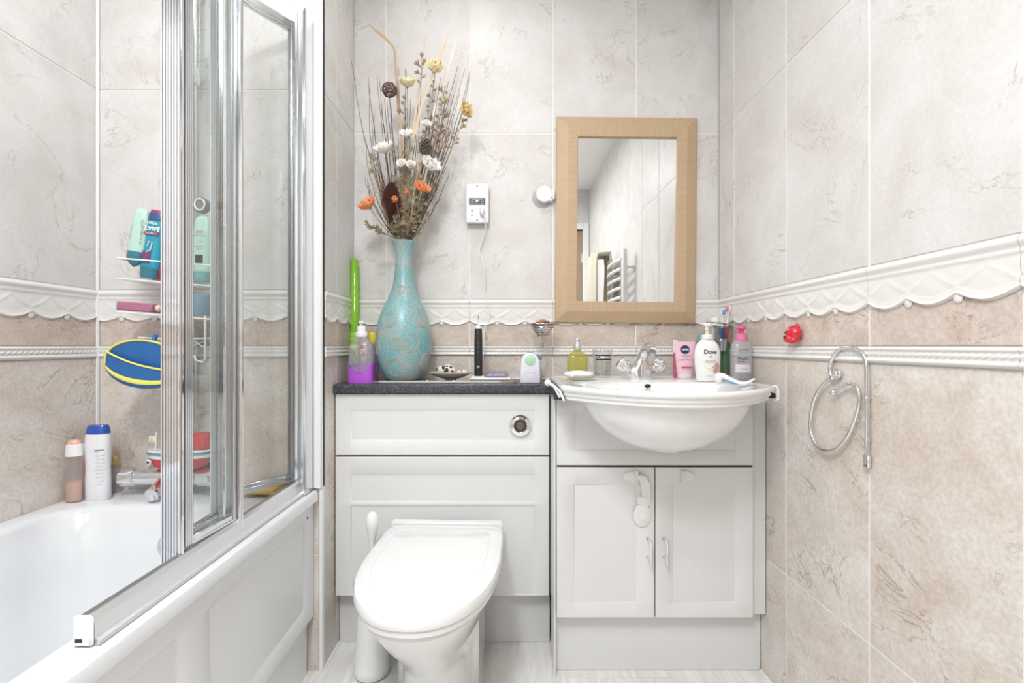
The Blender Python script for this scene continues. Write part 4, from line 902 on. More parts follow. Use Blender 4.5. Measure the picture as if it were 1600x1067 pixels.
# ---- soap dispenser with purple base
c = P(565, 595, 1.575); t = thing('soap_dispenser', 'clear soap pump bottle with purple base at the left end of the worktop', 'soap dispenser', (c.x, 1.575, WT))
k = 1.575/F
M_SOAPC = glassy('cloudy_clear_plastic', (0.92, 0.90, 0.94), 1.3, 0.05, body=0.18, bodycol=(0.85, 0.84, 0.86))
obj('bottle', MB().lathe([(0.038, 0.003), (0.041, 0.006), (0.041, 0.05), (0.041, 0.105), (0.038, 0.122), (0.030, 0.138), (0.020, 0.147), (0.018, 0.152), (0.0185, 0.156)], 40, sy=0.72, e=3.2), M_SOAPC, t)
mb = MB(); rings = []
for (r, zf) in ((0.0415, 0), (0.0425, 1)):
    rg = []
    for j in range(160):
        a = 2*PI*(j+0.5)/160; ca, sa = math.cos(a), math.sin(a); kk = (abs(ca)**3.4+abs(sa)**3.4)**(-1/3.4); x = r*ca*kk
        rg.append((x, r*0.74*sa*kk, 0.0 if not zf else 0.030+0.036*min(1, (abs(x)/0.039))**2.6))
    rings.append(rg)
obj('purple_base', mb.loft(rings), plain('purple_plastic', (0.46, 0.10, 0.66), 0.3), t)
obj('collar', MB().lathe([(0.019, 0.150), (0.0205, 0.152), (0.0205, 0.163), (0.018, 0.168)], 24), M_WHITE, t)
pump(t, 0.166, M_WHITE, 0.015, 0.020, 0.008, 0.0105, 0.022, 0.0045, (0.35, -0.9))
mb = MB()
for (x, z, r) in ((-0.024, 0.082, 0.008), (-0.018, 0.072, 0.006), (-0.010, 0.086, 0.005), (-0.026, 0.066, 0.006), (-0.004, 0.076, 0.0045), (-0.014, 0.098, 0.005)): mb.ball((x, -0.0296, z), (r, 0.0006, r*1.5), 10, 6)
obj('shell_print', mb, M_BLACK if False else plain('grey_print', (0.25, 0.26, 0.25)), t)
mb = MB()
for (x, z, r) in ((0.010, 0.118, 0.006), (0.016, 0.098, 0.0045), (0.002, 0.112, 0.003)): mb.ball((x, -0.0288, z), (r, 0.0012, r), 10, 6)
obj('red_print', mb, plain('red_print', (0.55, 0.15, 0.18)), t)
obj('green_print', MB().ball((-0.018, -0.0285, 0.116), (0.012, 0.0012, 0.007), 10, 6), plain('green_print', (0.35, 0.5, 0.2)), t)
# ---- clear bottle with yellow cap behind it
c = P(584, 590, 1.655); t = thing('yellow_cap_bottle', 'clear bottle with yellow cap between the purple dispenser and the vase', 'bottle', (c.x-0.003, 1.655, WT))
obj('bottle', MB().lathe([(0.018, 0), (0.020, 0.003), (0.020, 0.115), (0.016, 0.132)], 28), glassy('lilac_clear', (0.85, 0.80, 0.88), 1.2, body=0.3, bodycol=(0.6, 0.55, 0.65)), t)
obj('cap', MB().lathe([(0.0165, 0.131), (0.0165, 0.160), (0.014, 0.167)], 24), plain('yellow_plastic', (0.80, 0.68, 0.06), 0.3), t)
# ---- lime green tube in the corner
c = P(553, 590, 1.685); t = thing('bubble_wand_tube', 'tall lime green tube standing in the back left corner', 'tube', (c.x+0.0022, 1.685, WT))
M_LIME = glassy('lime_plastic', (0.50, 0.85, 0.12), 1.0, 0.08, body=0.62, bodycol=(0.36, 0.72, 0.06)); M_LIME2 = plain('lime_cap', (0.34, 0.68, 0.07), 0.3)
mb = MB(); rings = []
for (r, z) in ((0.0155, 0.0), (0.0155, 0.16), (0.0145, 0.165), (0.0145, 0.300), (0.0130, 0.302), (0.0130, 0.415), (0.0115, 0.425), (0.006, 0.430)):
    rings.append([((r-(0.0012 if j % 2 else 0))*math.cos(2*PI*j/24), (r-(0.0012 if j % 2 else 0))*math.sin(2*PI*j/24), z) for j in range(24)])
obj('tube_body', mb.loft(rings), M_LIME, t)
obj('collar', MB().lathe([(0.0160, 0.135), (0.0178, 0.137), (0.0178, 0.150), (0.0165, 0.151), (0.0165, 0.154), (0.0178, 0.155), (0.0178, 0.164), (0.0158, 0.166)], 28), M_LIME2, t)
# ---- clay dish with two cow-patterned lumps
c = P(704, 590, 1.60); t = thing('clay_dish', 'shallow blue-grey dish with a terracotta rim on the worktop', 'dish', (c.x, 1.60, TT))
dh = MB().lathe([(0.018, 0), (0.020, 0.003), (0.040, 0.008), (0.058, 0.015), (0.071, 0.024), (0.0705, 0.026), (0.056, 0.019), (0.038, 0.0125), (0.015, 0.010)], 40, sy=0.6)
obj('dish_body', dh, plain('blue_grey_glaze', (0.36, 0.38, 0.43), 0.35, var=0.12, vscale=40), t)
obj('dish_rim', MB().lathe([(0.0700, 0.0215), (0.0718, 0.0235), (0.0712, 0.0262), (0.066, 0.0238), (0.066, 0.0225)], 40, sy=0.6, cap0=False, cap1=False), plain('terracotta_rim', (0.62, 0.38, 0.27), 0.5), t)
for (lb, dx, rr, patches) in (('cream lump with black patches on the left of the clay dish', -0.015, (0.031, 0.018, 0.019), 9), ('small black and white lump on the right of the clay dish', 0.038, (0.019, 0.013, 0.011), 5)):
    q = thing('patterned_soap', lb, 'soap', (c.x+dx, 1.60, TT+0.0125)); mb = MB().ball((0, 0, rr[2]), rr, 20, 12)
    for i, v in enumerate(mb.v):
        s_ = 1+0.08*math.sin(v[0]*260)*math.cos(v[2]*210+1); mb.v[i] = (v[0]*s_, v[1]*s_, v[2]*(1+0.06*math.sin(v[0]*180)))
    obj('soap_body', mb, plain('cream_soap', (0.74, 0.74, 0.62), 0.5), q); m2 = MB()
    for _ in range(patches):
        a = rnd.uniform(PI, 2*PI); b_ = rnd.uniform(-0.3, 0.9); p = Vector((rr[0]*math.cos(a)*math.cos(b_), rr[1]*math.sin(a)*math.cos(b_), rr[2]*(1+math.sin(b_)))); m2.ball(p, (rr[0]*0.17, 0.0022, rr[2]*0.22), 8, 6)
    obj('black_patches', m2, plain('soft_black', (0.03, 0.035, 0.03), 0.5), q)
# ---- electric toothbrush on its charging base
c = P(747.5, 590, 1.60); k = 1.6/F
t = thing('electric_toothbrush', 'black electric toothbrush standing upright on its white charger', 'toothbrush', (c.x, 1.60, TT+0.013))
obj('handle', MB().lathe([(0.0125, 0), (0.0135, 0.003), (0.0138, 0.06), (0.0135, 0.11), (0.0125, 0.152), (0.0115, 0.158)], 28, sy=0.95, e=2.6), plain('brush_black', (0.018, 0.017, 0.02), 0.35), t)
obj('neck', MB().lathe([(0.0112, 0.158), (0.0105, 0.164), (0.007, 0.168), (0.0035, 0.170), (0.0028, 0.190)], 24), plain('brush_white', (0.7, 0.72, 0.75), 0.3), t)
obj('brush_spindle', MB().lathe([(0.0017, 0.19), (0.0017, 0.202)], 10).box(-0.0012, 0.0012, -0.0012, 0.0012, 0.190, 0.205), M_CHROMED, t)
mb = MB()
for z in (0.143, 0.112, 0.096, 0.08): mb.lathe([(0.0032, 0), (0.0034, 0.0006), (0.0026, 0.0008)], 16, c=(0, 0, 0)).xf(Matrix.Translation((0, -0.0128, z)) @ Matrix.Rotation(PI/2, 4, 'X'), len(mb.v)-48)
obj('button', mb, plain('button_grey', (0.06, 0.06, 0.065), 0.3), t)
mb = MB()
for (x, z) in ((-0.0026, 0.033), (0.0026, 0.033), (-0.0026, 0.0285), (0.0026, 0.0285)): mb.box(x-0.0018, x+0.0018, -0.0142, -0.0128, z-0.0014, z+0.0014)
obj('battery_marks', mb, plain('pale_marks', (0.7, 0.72, 0.74)), t)
c = P(770, 592, 1.595); q = thing('charger_base', 'white toothbrush charger with lilac lidded brush head case', 'charger', (c.x, 1.59, TT))
obj('base_plate', MB().box(-0.075, 0.062, -0.026, 0.03, 0, 0.009, 0.004), M_WHITE, q)
obj('charging_pad', MB().box(-0.071, -0.027, -0.020, 0.03, 0.0085, 0.0128, 0.002), M_WHITE, q)
mb = MB().box(-0.022, 0.052, -0.018, 0.027, 0.009, 0.030, 0.007); obj('case_lid', mb, glassy('lilac_lid', (0.72, 0.68, 0.80), 1.2, 0.05, body=0.25, bodycol=(0.6, 0.56, 0.7)), q)
mb = MB()
for x in (-0.010, 0.010, 0.030): mb.tube([(x-0.008, 0, 0.014), (x+0.008, 0, 0.016)], 0.0045, 8)
obj('spare_brush_head', mb, M_WHITE, q)
# ---- air freshener and can behind
c = P(828, 596, 1.56); k = 1.56/F; t = thing('air_freshener', 'pale lilac plug-in style air freshener with round green button', 'air freshener', (c.x, 1.565, WT))
W0 = 15.5*k; mb = MB(); pts = []
for (x, z) in ((-1, 0), (1, 0), (1.0, 0.03), (0.95, 0.062), (0.90, 0.074), (0.72, 0.088), (0.40, 0.0965), (0.12, 0.0985), (-0.12, 0.0985), (-0.40, 0.0965), (-0.72, 0.088), (-0.90, 0.074), (-0.95, 0.062), (-1.0, 0.03)): pts.append((x*W0, z))
cc = (0, 0.047); mb.loft([[(x*s_, y, cc[1]+(z-cc[1])*s_) for x, z in pts] for y, s_ in ((0.022, 0.97), (0.02, 1), (-0.018, 1), (-0.022, 0.96), (-0.0235, 0.88))])
obj('housing', mb, plain('lilac_white', (0.72, 0.72, 0.80), 0.3), t)
obj('green_button', MB().lathe([(0.0178, 0), (0.0178, 0.002), (0.015, 0.0035)], 28).xf(Matrix.Translation((0, -0.022, 0.075)) @ Matrix.Rotation(PI/2, 4, 'X')), plain('pale_green', (0.42, 0.66, 0.46), 0.4), t)
obj('arrow_emboss', MB().box(-0.016, 0.016, -0.0242, -0.0232, 0.0345, 0.036).box(-0.016, -0.0145, -0.0242, -0.0232, 0.027, 0.036).box(0.0145, 0.016, -0.0242, -0.0232, 0.027, 0.036).tube([(-0.016, -0.0237, 0.027), (0, -0.0237, 0.015), (0.016, -0.0237, 0.027)], 0.0007, 4), plain('lilac_shadow', (0.60, 0.60, 0.70)), t)
obj('top_tab', MB().ball((0.002, 0.0, 0.0985), (0.008, 0.008, 0.005), 12, 8), plain('blue_grey', (0.30, 0.38, 0.48)), t)
c = P(836, 594, 1.62); t = thing('small_can', 'small white and blue can hidden behind the air freshener', 'can', (c.x, 1.625, WT))
obj('can_body', MB().lathe([(0.0225, 0), (0.0235, 0.002), (0.0235, 0.078)], 28), plain('can_white', (0.62, 0.66, 0.68), 0.3, var=0.2, vscale=90), t); obj('lid', MB().lathe([(0.0245, 0.075), (0.0245, 0.088), (0.022, 0.090)], 28), plain('can_blue', (0.16, 0.27, 0.40), 0.3), t)
# ---- chrome spiral dish with potpourri on the wall
c = P(848, 518, 1.64); t = thing('spiral_wire_dish', 'small chrome spiral wire dish fixed to the tiles left of the mirror', 'dish', (c.x, 1.64, 0.975+(540-505)*1.64/F))
pts = []; N_ = 120
for i in range(N_):
    q = i/(N_-1); a = q*2*PI*4.6; r = 0.046*(1-0.62*q); pts.append((r*math.cos(a), r*0.9*math.sin(a), -0.006-0.038*q+0.0025*math.sin(a)))
obj('spiral', MB().tube(pts, 0.0021, 7).tube([(0.046*math.cos(2*PI*j/40), 0.0414*math.sin(2*PI*j/40), -0.003) for j in range(40)], 0.0021, 7, closed=True), M_CHROMED, t)
obj('glass_liner', MB().lathe([(0.010, -0.034), (0.024, -0.026), (0.040, -0.008), (0.043, -0.002)], 32, sy=0.9, cap1=False), M_TUMB, t)
obj('drop_stem', MB().tube([(0, 0, -0.042), (0.0, 0, -0.062), (0, 0, -0.074), (0, 0, -0.086)], [0.002, 0.002, 0.0042, 0.003], 10), M_CHROMED, t)
obj('wall_arm', MB().tube([(0.0, 0.020, -0.035), (0.0, 0.05, -0.03), (0, 0.080, -0.02)], 0.003, 8), M_CHROMED, t)
PC = [(0.40, 0.14, 0.05), (0.26, 0.08, 0.04), (0.50, 0.24, 0.08), (0.16, 0.06, 0.04), (0.45, 0.09, 0.05)]
PM = [plain('potpourri_%s' % n_, cc_, 0.7, var=0.3, vscale=90) for n_, cc_ in zip(('rust', 'maroon', 'amber', 'bark', 'red'), PC)]
for i in range(22):
    a = i*2.4; r = 0.034*math.sqrt(i/22); x, y = c.x+r*math.cos(a), 1.64+0.85*r*math.sin(a); zb = t.location.z-0.010+0.012*(1-i/22)+0.004
    mb = MB()
    for kq in range(3):
        d = Vector((rnd.uniform(-1, 1), rnd.uniform(-1, 1), rnd.uniform(-0.2, 0.9))).normalized(); L_ = rnd.uniform(0.006, 0.010)
        mb.grid(lambda u, v, d=d, L_=L_: Vector((d.x*L_*v-d.y*L_*0.6*(u-0.5), d.y*L_*v+d.x*L_*0.6*(u-0.5), d.z*L_*v+0.003*math.sin(PI*u))), 3, 3)
    mb.ball((0, 0, 0), (0.0045, 0.004, 0.003), 8, 5)
    o = obj('potpourri_petal', mb, PM[i % 5], loc=(x, y, zb)); tag(o, 'dried reddish brown potpourri petal heaped in the spiral wire dish', 'potpourri', 'potpourri pieces in the wire dish')
# ================================================================ shaver socket, cable, suction hook
c = P(746.5, 321, YB); t = thing('shaver_socket', 'white shaver socket plate with black label strip on the back wall', 'socket', (c.x, YB, c.z)); K = 1.69/F
obj('back_box', MB().box(-0.039, 0.039, -0.026, 0, -0.069, 0.069, 0.003), plain('socket_side', (0.62, 0.63, 0.64), 0.4), t)
fp = obj('face_plate', MB().box(-0.0405, 0.0405, -0.031, -0.0255, -0.0705, 0.0705, 0.003), plain('socket_white', (0.76, 0.76, 0.79), 0.3), t)
obj('label_strip', MB().box(-0.029, 0.029, -0.0318, -0.0305, -0.007, 0.0175), M_BLACK, fp)
mb = MB()
for (x, z) in ((-0.0185, -0.0275), (-0.0185, -0.0435)): mb.lathe([(0.0026, 0), (0.0026, 0.0006)], 12).xf(Matrix.Translation((x, -0.031, z)) @ Matrix.Rotation(PI/2, 4, 'X'), len(mb.v)-24)
obj('socket_holes', mb, M_BLACK, fp)
mb = MB()
for z in (0.060, -0.061): mb.lathe([(0.0030, 0), (0.0030, 0.0008)], 12).xf(Matrix.Translation((0, -0.031, z)) @ Matrix.Rotation(PI/2, 4, 'X'), len(mb.v)-24)
obj('screw', mb, plain('screw_dark', (0.12, 0.12, 0.12), 0.4, metal=0.5), fp)
def tx(s, size, x, z, y=-0.0322, bold=0.0): return text(t, s, size, (x, y, z), M_WHITE, bold=bold)
tx('SHAVERS ONLY', 0.0058, 0, 0.0130); tx('230V', 0.0048, -0.018, 0.0045); tx('115V', 0.0048, 0.018, 0.0045); tx('20VA', 0.0040, -0.018, -0.003); tx('MAX', 0.0040, 0.018, -0.003)
obj('shaver_symbol', MB().box(-0.005, 0.003, -0.0324, -0.0316, 0.003, 0.008, 0.0004).box(0.001, 0.005, -0.0324, -0.0316, 0.006, 0.009).tube([(-0.004, -0.032, 0.002), (-0.004, -0.032, -0.004), (0.003, -0.032, -0.004)], 0.0005, 4), M_WHITE, fp)
pl = thing('shaver_plug', 'white two-pin plug with a thin cable pushed into the shaver socket', 'plug', (c.x+0.0175, YB-0.031, c.z-0.030))
obj('plug_body', MB().box(-0.0075, 0.0075, -0.022, 0, -0.016, 0.014, 0.005), M_WHITE, pl)
zp = [(757, 338), (759, 352), (758, 360), (752, 378), (748, 392), (752, 402), (757, 418), (758, 440), (757, 452), (762, 470), (765, 488), (763, 500), (756, 515), (757, 530), (757, 545), (753, 565), (750, 580), (748, 588)]
pts = []
for i, (x, y) in enumerate(zp):
    yy_ = [1.675, 1.69, 1.70][min(i, 2)] if i < 11 else (1.695 if i < 15 else 1.66-0.012*(i-15)); pts.append(P(x, y, yy_)-pl.location)
obj('cable', MB().tube([(0.0, -0.016, -0.012)]+[tuple(p) for p in pts], 0.0016, 6), M_WHITE, pl)
c = P(848, 308, YB); t = thing('suction_hook', 'white round suction hook just left of the mirror frame', 'hook', (c.x, YB, c.z))
def disc(x, z, y0, prof, n=28): return MB().lathe(prof, n).xf(Matrix.Translation((x, y0, z)) @ Matrix.Rotation(PI/2, 4, 'X'))
obj('suction_cup', disc(-0.002, -0.004, 0, [(0.036, 0), (0.034, 0.003), (0.022, 0.010)]), glassy('milky_rubber', (0.92, 0.92, 0.93), 1.0, 0.1, body=0.5, bodycol=(0.8, 0.8, 0.82)), t)
obj('hook_body', disc(0.004, 0.004, -0.009, [(0.029, 0), (0.030, 0.003), (0.030, 0.014), (0.027, 0.018)]), M_WHITE, t)
obj('lever', MB().box(0.030, 0.042, -0.024, -0.012, -0.014, 0.024, 0.004).box(0.018, 0.034, -0.026, -0.014, -0.022, -0.010, 0.004), M_WHITE, t)
# ================================================================ on the basin
BT2 = BZ-0.003
# spray bottle
c = P(902, 588, 1.60); t = thing('spray_bottle', 'yellow-green glass spray bottle with grey atomiser behind the soap bar', 'spray bottle', (c.x, 1.60, BT2))
obj('bottle', MB().lathe([(0.030, 0), (0.033, 0.004), (0.034, 0.05), (0.0335, 0.066), (0.028, 0.078), (0.017, 0.086), (0.011, 0.089), (0.011, 0.096), (0.012, 0.098)], 36, sy=0.6, e=2.8), glassy('yellow_green_glass', (0.80, 0.79, 0.36), 1.4, body=0.25, bodycol=(0.66, 0.62, 0.22)), t)
obj('bottle_ribs', MB().lathe([(0.0345, 0.010), (0.0352, 0.012), (0.0345, 0.014)], 36, sy=0.6, e=2.8, cap0=False, cap1=False), plain('olive_line', (0.55, 0.50, 0.15)), t)
obj('atomiser', MB().lathe([(0.0125, 0.094), (0.0125, 0.104), (0.010, 0.110), (0.0085, 0.112), (0.0078, 0.130), (0.0055, 0.1335)], 24), plain('silver_plastic', (0.52, 0.53, 0.55), 0.3, metal=0.3), t)
obj('spray_nozzle', MB().ball((0, -0.0082, 0.124), (0.002, 0.0012, 0.002), 8, 6), M_DARK, t)
# tumbler
c = P(941, 587, 1.615); k = 1.615/F; t = thing('glass_tumbler', 'clear glass tumbler with a small black label reading CAMPARI', 'tumbler', (c.x, 1.615, BT2))
obj('tumbler_body', MB().lathe([(0.024, 0), (0.026, 0.003), (0.029, 0.05), (0.034, 0.094), (0.0325, 0.094), (0.0275, 0.05), (0.0245, 0.008)], 40), M_TUMB, t)
obj('label', MB().grid(lambda u, v: (0.0322*math.sin((u-0.5)*1.8), -0.0322*math.cos((u-0.5)*1.75), 0.059+0.0165*v), 12, 1), M_BLACK, t).modifiers.new('s', 'SOLIDIFY').thickness = 0.0006
text(t, 'CAMPARI', 0.0125, (0, -0.0332, 0.0673), M_WHITE, wrap=(0.0330, 0.0330), bold=0.0003, sx=0.95)
mb = MB()
for j in range(10): a = 2*PI*j/10; mb.tube([(0.0265*math.cos(a), 0.0265*math.sin(a), 0.006), (0.0300*math.cos(a), 0.0300*math.sin(a), 0.06)], 0.0009, 5)
obj('cut_ribs', mb, M_TUMB, t)
# soap on glass dish
c = P(905, 590, 1.50); t = thing('glass_soap_dish', 'clear glass soap dish on the left of the basin rim', 'soap dish', (c.x+0.004, 1.48, BT2))
obj('dish_body', MB().lathe([(0.030, 0), (0.034, 0.002), (0.050, 0.011), (0.0535, 0.0145), (0.051, 0.0145), (0.034, 0.006)], 36, sy=0.65), glassy('pressed_glass', (0.93, 0.94, 0.94), 1.8, body=0.25, bodycol=(0.8, 0.82, 0.82)), t)
obj('glass_bead_rim', MB().tube([(0.053*math.cos(2*PI*j/36), 0.0345*math.sin(2*PI*j/36), 0.0145) for j in range(36)], 0.0016, 6, closed=True), M_TUMB, t)
mb = MB().lathe([(0.030, 0), (0.040, 0.003), (0.045, 0.009), (0.046, 0.013), (0.043, 0.019), (0.034, 0.0225), (0.015, 0.0225)], 40, sy=0.58, e=2.6)
for i, v in enumerate(mb.v): mb.v[i] = (v[0], v[1], v[2]*(0.92+0.06*math.cos(v[0]*95)))
o = obj('soap_bar', mb, plain('white_soap', (0.83, 0.82, 0.77), 0.4), loc=(c.x-0.004, 1.48, BT2+0.0075)); tag(o, 'worn white soap bar lying in the clear glass dish', 'soap')
# pink face tube standing + clear pink bottle beside it
c = P(1070, 590, 1.55); t = thing('face_cream_tube', 'pink cosmetic tube with dark blue round logo on the basin rim', 'tube', (c.x, 1.55, BT2)); k = 1.55/F
def squeeze(w0, w1, d0, h, zc=0.0, n=36, e=2.6, m=8):
    return [[( (w0+(w1-w0)*q)*math.cos(a), (d0+(0.0012-d0)*q**1.5)*math.sin(a), zc+h*q) for a in [2*PI*j/n for j in range(n)]] for q in [i/m for i in range(m+1)]]
obj('tube_body', MB().loft(squeeze(0.026, 0.0345, 0.018, 0.102, 0.018)), plain('pale_pink_tube', (0.80, 0.52, 0.60), 0.35, var=0.05), t)
obj('cap', MB().lathe([(0.022, 0), (0.0235, 0.002), (0.0235, 0.018), (0.021, 0.019)], 30, sy=0.75), plain('pinkish_white', (0.78, 0.70, 0.73), 0.3), t)
dk = plain('navy_logo', (0.02, 0.03, 0.14), 0.35)
lg = obj('round_logo', MB().lathe([(0.0145, 0), (0.0145, 0.0008), (0.0135, 0.0011)], 32).xf(Matrix.Translation((-0.002, -0.0075, 0.094)) @ Matrix.Rotation(math.radians(90-6), 4, 'X')), dk, t)
text(t, 'NIVEA', 0.0082, (-0.002, -0.0092, 0.0940), M_WHITE, bold=0.0003)
M_PLUM = plain('plum_print', (0.30, 0.16, 0.30), 0.5); M_CRIM = plain('crimson_print', (0.60, 0.05, 0.18), 0.5)
text(t, 'DAILY ESSENTIALS', 0.0038, (0, -0.0115, 0.074), M_PLUM); text(t, '3IN1', 0.0052, (0, -0.0125, 0.067), M_PLUM, bold=0.0001); text(t, 'CLEANSING CREAM WASH', 0.0042, (0, -0.0135, 0.061), M_PLUM, bold=0.0001)
obj('crimson_band', MB().box(-0.017, 0.017, -0.0186, -0.0165, 0.0370, 0.0395), M_CRIM, t); text(t, 'Dry & Sensitive Skin', 0.0040, (0, -0.0190, 0.0335), M_CRIM)
c = P(1056, 590, 1.585); t = thing('slim_pink_bottle', 'slim clear pink bottle squeezed in left of the pink tube', 'bottle', (c.x, 1.59, BT2))
obj('bottle', MB().lathe([(0.007, 0), (0.0085, 0.004), (0.0085, 0.07), (0.0075, 0.085)], 20), glassy('clear_pink', (0.90, 0.45, 0.55), 1.2, body=0.45, bodycol=(0.72, 0.24, 0.36)), t); obj('cap', MB().lathe([(0.0080, 0.084), (0.0080, 0.122), (0.007, 0.126)], 20), plain('frosted_cap', (0.78, 0.72, 0.74), 0.3), t)
# white hand wash
c = P(1105, 597, 1.43); k = 1.43/F; t = thing('hand_wash_bottle', 'white oval pump hand wash bottle reading Dove, largest on the basin', 'pump bottle', (c.x, 1.43, BT2))
s_ = k
obj('bottle', MB().lathe([(15.5*s_, 0), (16.5*s_, 1.5*s_), (18*s_, 14*s_), (19.6*s_, 30*s_), (20*s_, 40*s_), (19*s_, 50*s_), (16.5*s_, 57*s_), (12.5*s_, 62*s_), (8.5*s_, 65*s_), (7.8*s_, 66*s_)], 48, sy=0.62), plain('dove_white', (0.82, 0.82, 0.815), 0.28, var=0.01), t)
obj('collar', MB().lathe([(8*s_, 65.5*s_), (8.2*s_, 66*s_), (8.2*s_, 72*s_), (7.2*s_, 73*s_), (3*s_, 73.5*s_)], 32), M_WHITEC, t)
obj('pump_stem', MB().lathe([(3.4*s_, 73*s_), (3.4*s_, 76*s_), (2.4*s_, 77*s_), (2.4*s_, 87*s_)], 20), plain('beige_stem', (0.75, 0.65, 0.50), 0.3), t)
obj('pump_head', MB().lathe([(3.0*s_, 80*s_), (3.2*s_, 86*s_), (6*s_, 87*s_), (6.2*s_, 90*s_), (5*s_, 91.5*s_)], 24).tube([(0, 0, 89*s_), (-0.004, -0.020, 89*s_), (-0.006, -0.028, 86*s_)], [0.005, 0.0045, 0.003], 10), M_WHITE, t)
M_GOLD = plain('gold_print', (0.62, 0.42, 0.16), 0.35, metal=0.3); M_NAVY = plain('navy_print', (0.03, 0.03, 0.07), 0.5); M_TEXTG = plain('grey_text', (0.35, 0.33, 0.30), 0.6)
W_ = (20*s_*1.01, 12.4*s_*1.02)
text(t, 'Dove', 0.0175, (0, -W_[1]-0.0003, 46*s_), M_NAVY, wrap=W_, bold=0.0002)
obj('dove_emblem', MB().ball((0.0, -12.25*s_-0.0004, 38.5*s_), (0.0042, 0.0010, 0.0020), 12, 6).ball((0.003, -12.2*s_-0.0004, 39.8*s_), (0.0028, 0.0010, 0.0014), 10, 6), M_GOLD, t)
text(t, 'Caring Hand Wash', 0.0044, (0.001, -W_[1]-0.0003, 32.5*s_), M_TEXTG, wrap=W_); text(t, 'shea butter & vanilla', 0.0036, (0, -W_[1]+0.0001, 30*s_), M_TEXTG, wrap=W_)
obj('gold_label', MB().grid(lambda u, v: (16.5*s_*math.sin((u-0.5)*1.05), -10.6*s_*math.cos((u-0.5)*1.05)-0.0003, (8.2+3.6*v)*s_), 10, 1), M_GOLD, t).modifiers.new('s', 'SOLIDIFY').thickness = 0.001
text(t, 'MOISTURISING', 0.0032, (0, -16.5*s_*0.62-0.0022, 10*s_), M_WHITE, wrap=(17*s_, 11*s_))
mb = MB(); mb.ball((8.6*s_, -10.8*s_, 17*s_), (4.2*s_, 0.0012, 4.4*s_), 16, 8).ball((10.5*s_, -10.2*s_, 23.5*s_), (3.8*s_, 0.0012, 5*s_), 16, 8); obj('nut_print', mb, plain('nut_brown', (0.50, 0.27, 0.20), 0.5, var=0.25, vscale=300), t)
mb = MB()
for j in range(5): a = 2*PI*j/5; mb.ball((0.5*s_+2.6*s_*math.cos(a), -11.7*s_, 20*s_+2.6*s_*math.sin(a)), (2.2*s_, 0.0009, 1.2*s_), 10, 5)
obj('blossom_print', mb, plain('blossom_cream', (0.85, 0.80, 0.55), 0.5), t)
obj('vanilla_print', MB().tube([(3*s_, -12.0*s_, 21*s_), (7*s_, -11.5*s_, 25*s_), (12*s_, -10.2*s_, 30*s_)], 0.0007, 5), plain('vanilla_dark', (0.12, 0.08, 0.05), 0.5), t)
# teal tub behind
c = P(1100, 590, 1.61); t = thing('teal_bottle', 'dark teal bottle mostly hidden behind the white hand wash', 'bottle', (c.x, 1.61, BT2))
obj('bottle', MB().lathe([(0.024, 0), (0.026, 0.003), (0.028, 0.09), (0.026, 0.125), (0.019, 0.145), (0.010, 0.152)], 32, sy=0.7), plain('dark_teal', (0.16, 0.30, 0.27), 0.25, var=0.1), t); obj('white_dots', MB().ball((-0.010, -0.0185, 0.118), (0.002, 0.001, 0.002), 8, 5).ball((-0.002, -0.0188, 0.128), (0.0014, 0.001, 0.0014), 8, 5), M_WHITE, t)
c = P(1138, 592, 1.60); t = thing('dark_green_bottle', 'dark green glass bottle with red base between the two pump bottles', 'bottle', (c.x-0.004, 1.61, BT2))
obj('bottle', MB().lathe([(0.016, 0.012), (0.0165, 0.02), (0.0165, 0.10), (0.012, 0.118), (0.008, 0.122), (0.008, 0.135)], 28), plain('bottle_green', (0.06, 0.13, 0.07), 0.15, var=0.15), t); obj('red_base', MB().lathe([(0.017, 0), (0.0175, 0.003), (0.0175, 0.012), (0.016, 0.013)], 28), plain('deep_red', (0.42, 0.02, 0.05), 0.3), t)
# micellar water
c = P(1158, 597, 1.47); s_ = 1.47/F; t = thing('micellar_water_bottle', 'clear grey pump bottle with bright pink pump at the right of the basin', 'pump bottle', (c.x, 1.47, BT2))
obj('bottle', MB().lathe([(15.5*s_, 0), (16.8*s_, 2*s_), (17*s_, 40*s_), (17*s_, 48*s_), (15*s_, 56*s_), (11*s_, 61*s_), (8.5*s_, 63*s_)], 40, sy=0.62), glassy('grey_clear_plastic', (0.90, 0.91, 0.93), 1.3, 0.04, body=0.30, bodycol=(0.72, 0.73, 0.76)), t)
M_PINK = plain('bright_pink', (0.72, 0.10, 0.30), 0.3)
obj('collar', MB().lathe([(8.5*s_, 62*s_), (8.7*s_, 63*s_), (8.5*s_, 72*s_), (7*s_, 73*s_), (4*s_, 73.3*s_)], 30), plain('collar_pink', (0.78, 0.20, 0.40), 0.3), t)
obj('pump_head', MB().lathe([(4.2*s_, 73*s_), (3.6*s_, 78*s_), (4.2*s_, 79.5*s_), (7.5*s_, 80*s_), (7.6*s_, 83*s_), (6.5*s_, 84.5*s_)], 24).tube([(0, 0, 82*s_), (-0.010, -0.010, 82*s_), (-0.016, -0.016, 80.5*s_)], [0.005, 0.0045, 0.0035], 10), M_PINK, t)
W_ = (17*s_*1.01, 10.6*s_*1.01)
obj('white_label', MB().grid(lambda u, v: (16.9*s_*math.sin((u-0.52)*1.5)-0.5*s_, -10.6*s_*math.cos((u-0.52)*1.5)-0.0006, (13+12*v)*s_), 10, 1), plain('label_grey_white', (0.72, 0.72, 0.74), 0.4), t)
obj('pink_stripe', MB().grid(lambda u, v: (16.9*s_*math.sin((u-0.52)*1.5)-0.5*s_, -10.6*s_*math.cos((u-0.52)*1.5)-0.0009, (25+1.6*v)*s_), 10, 1), plain('stripe_pink', (0.80, 0.35, 0.50)), t)
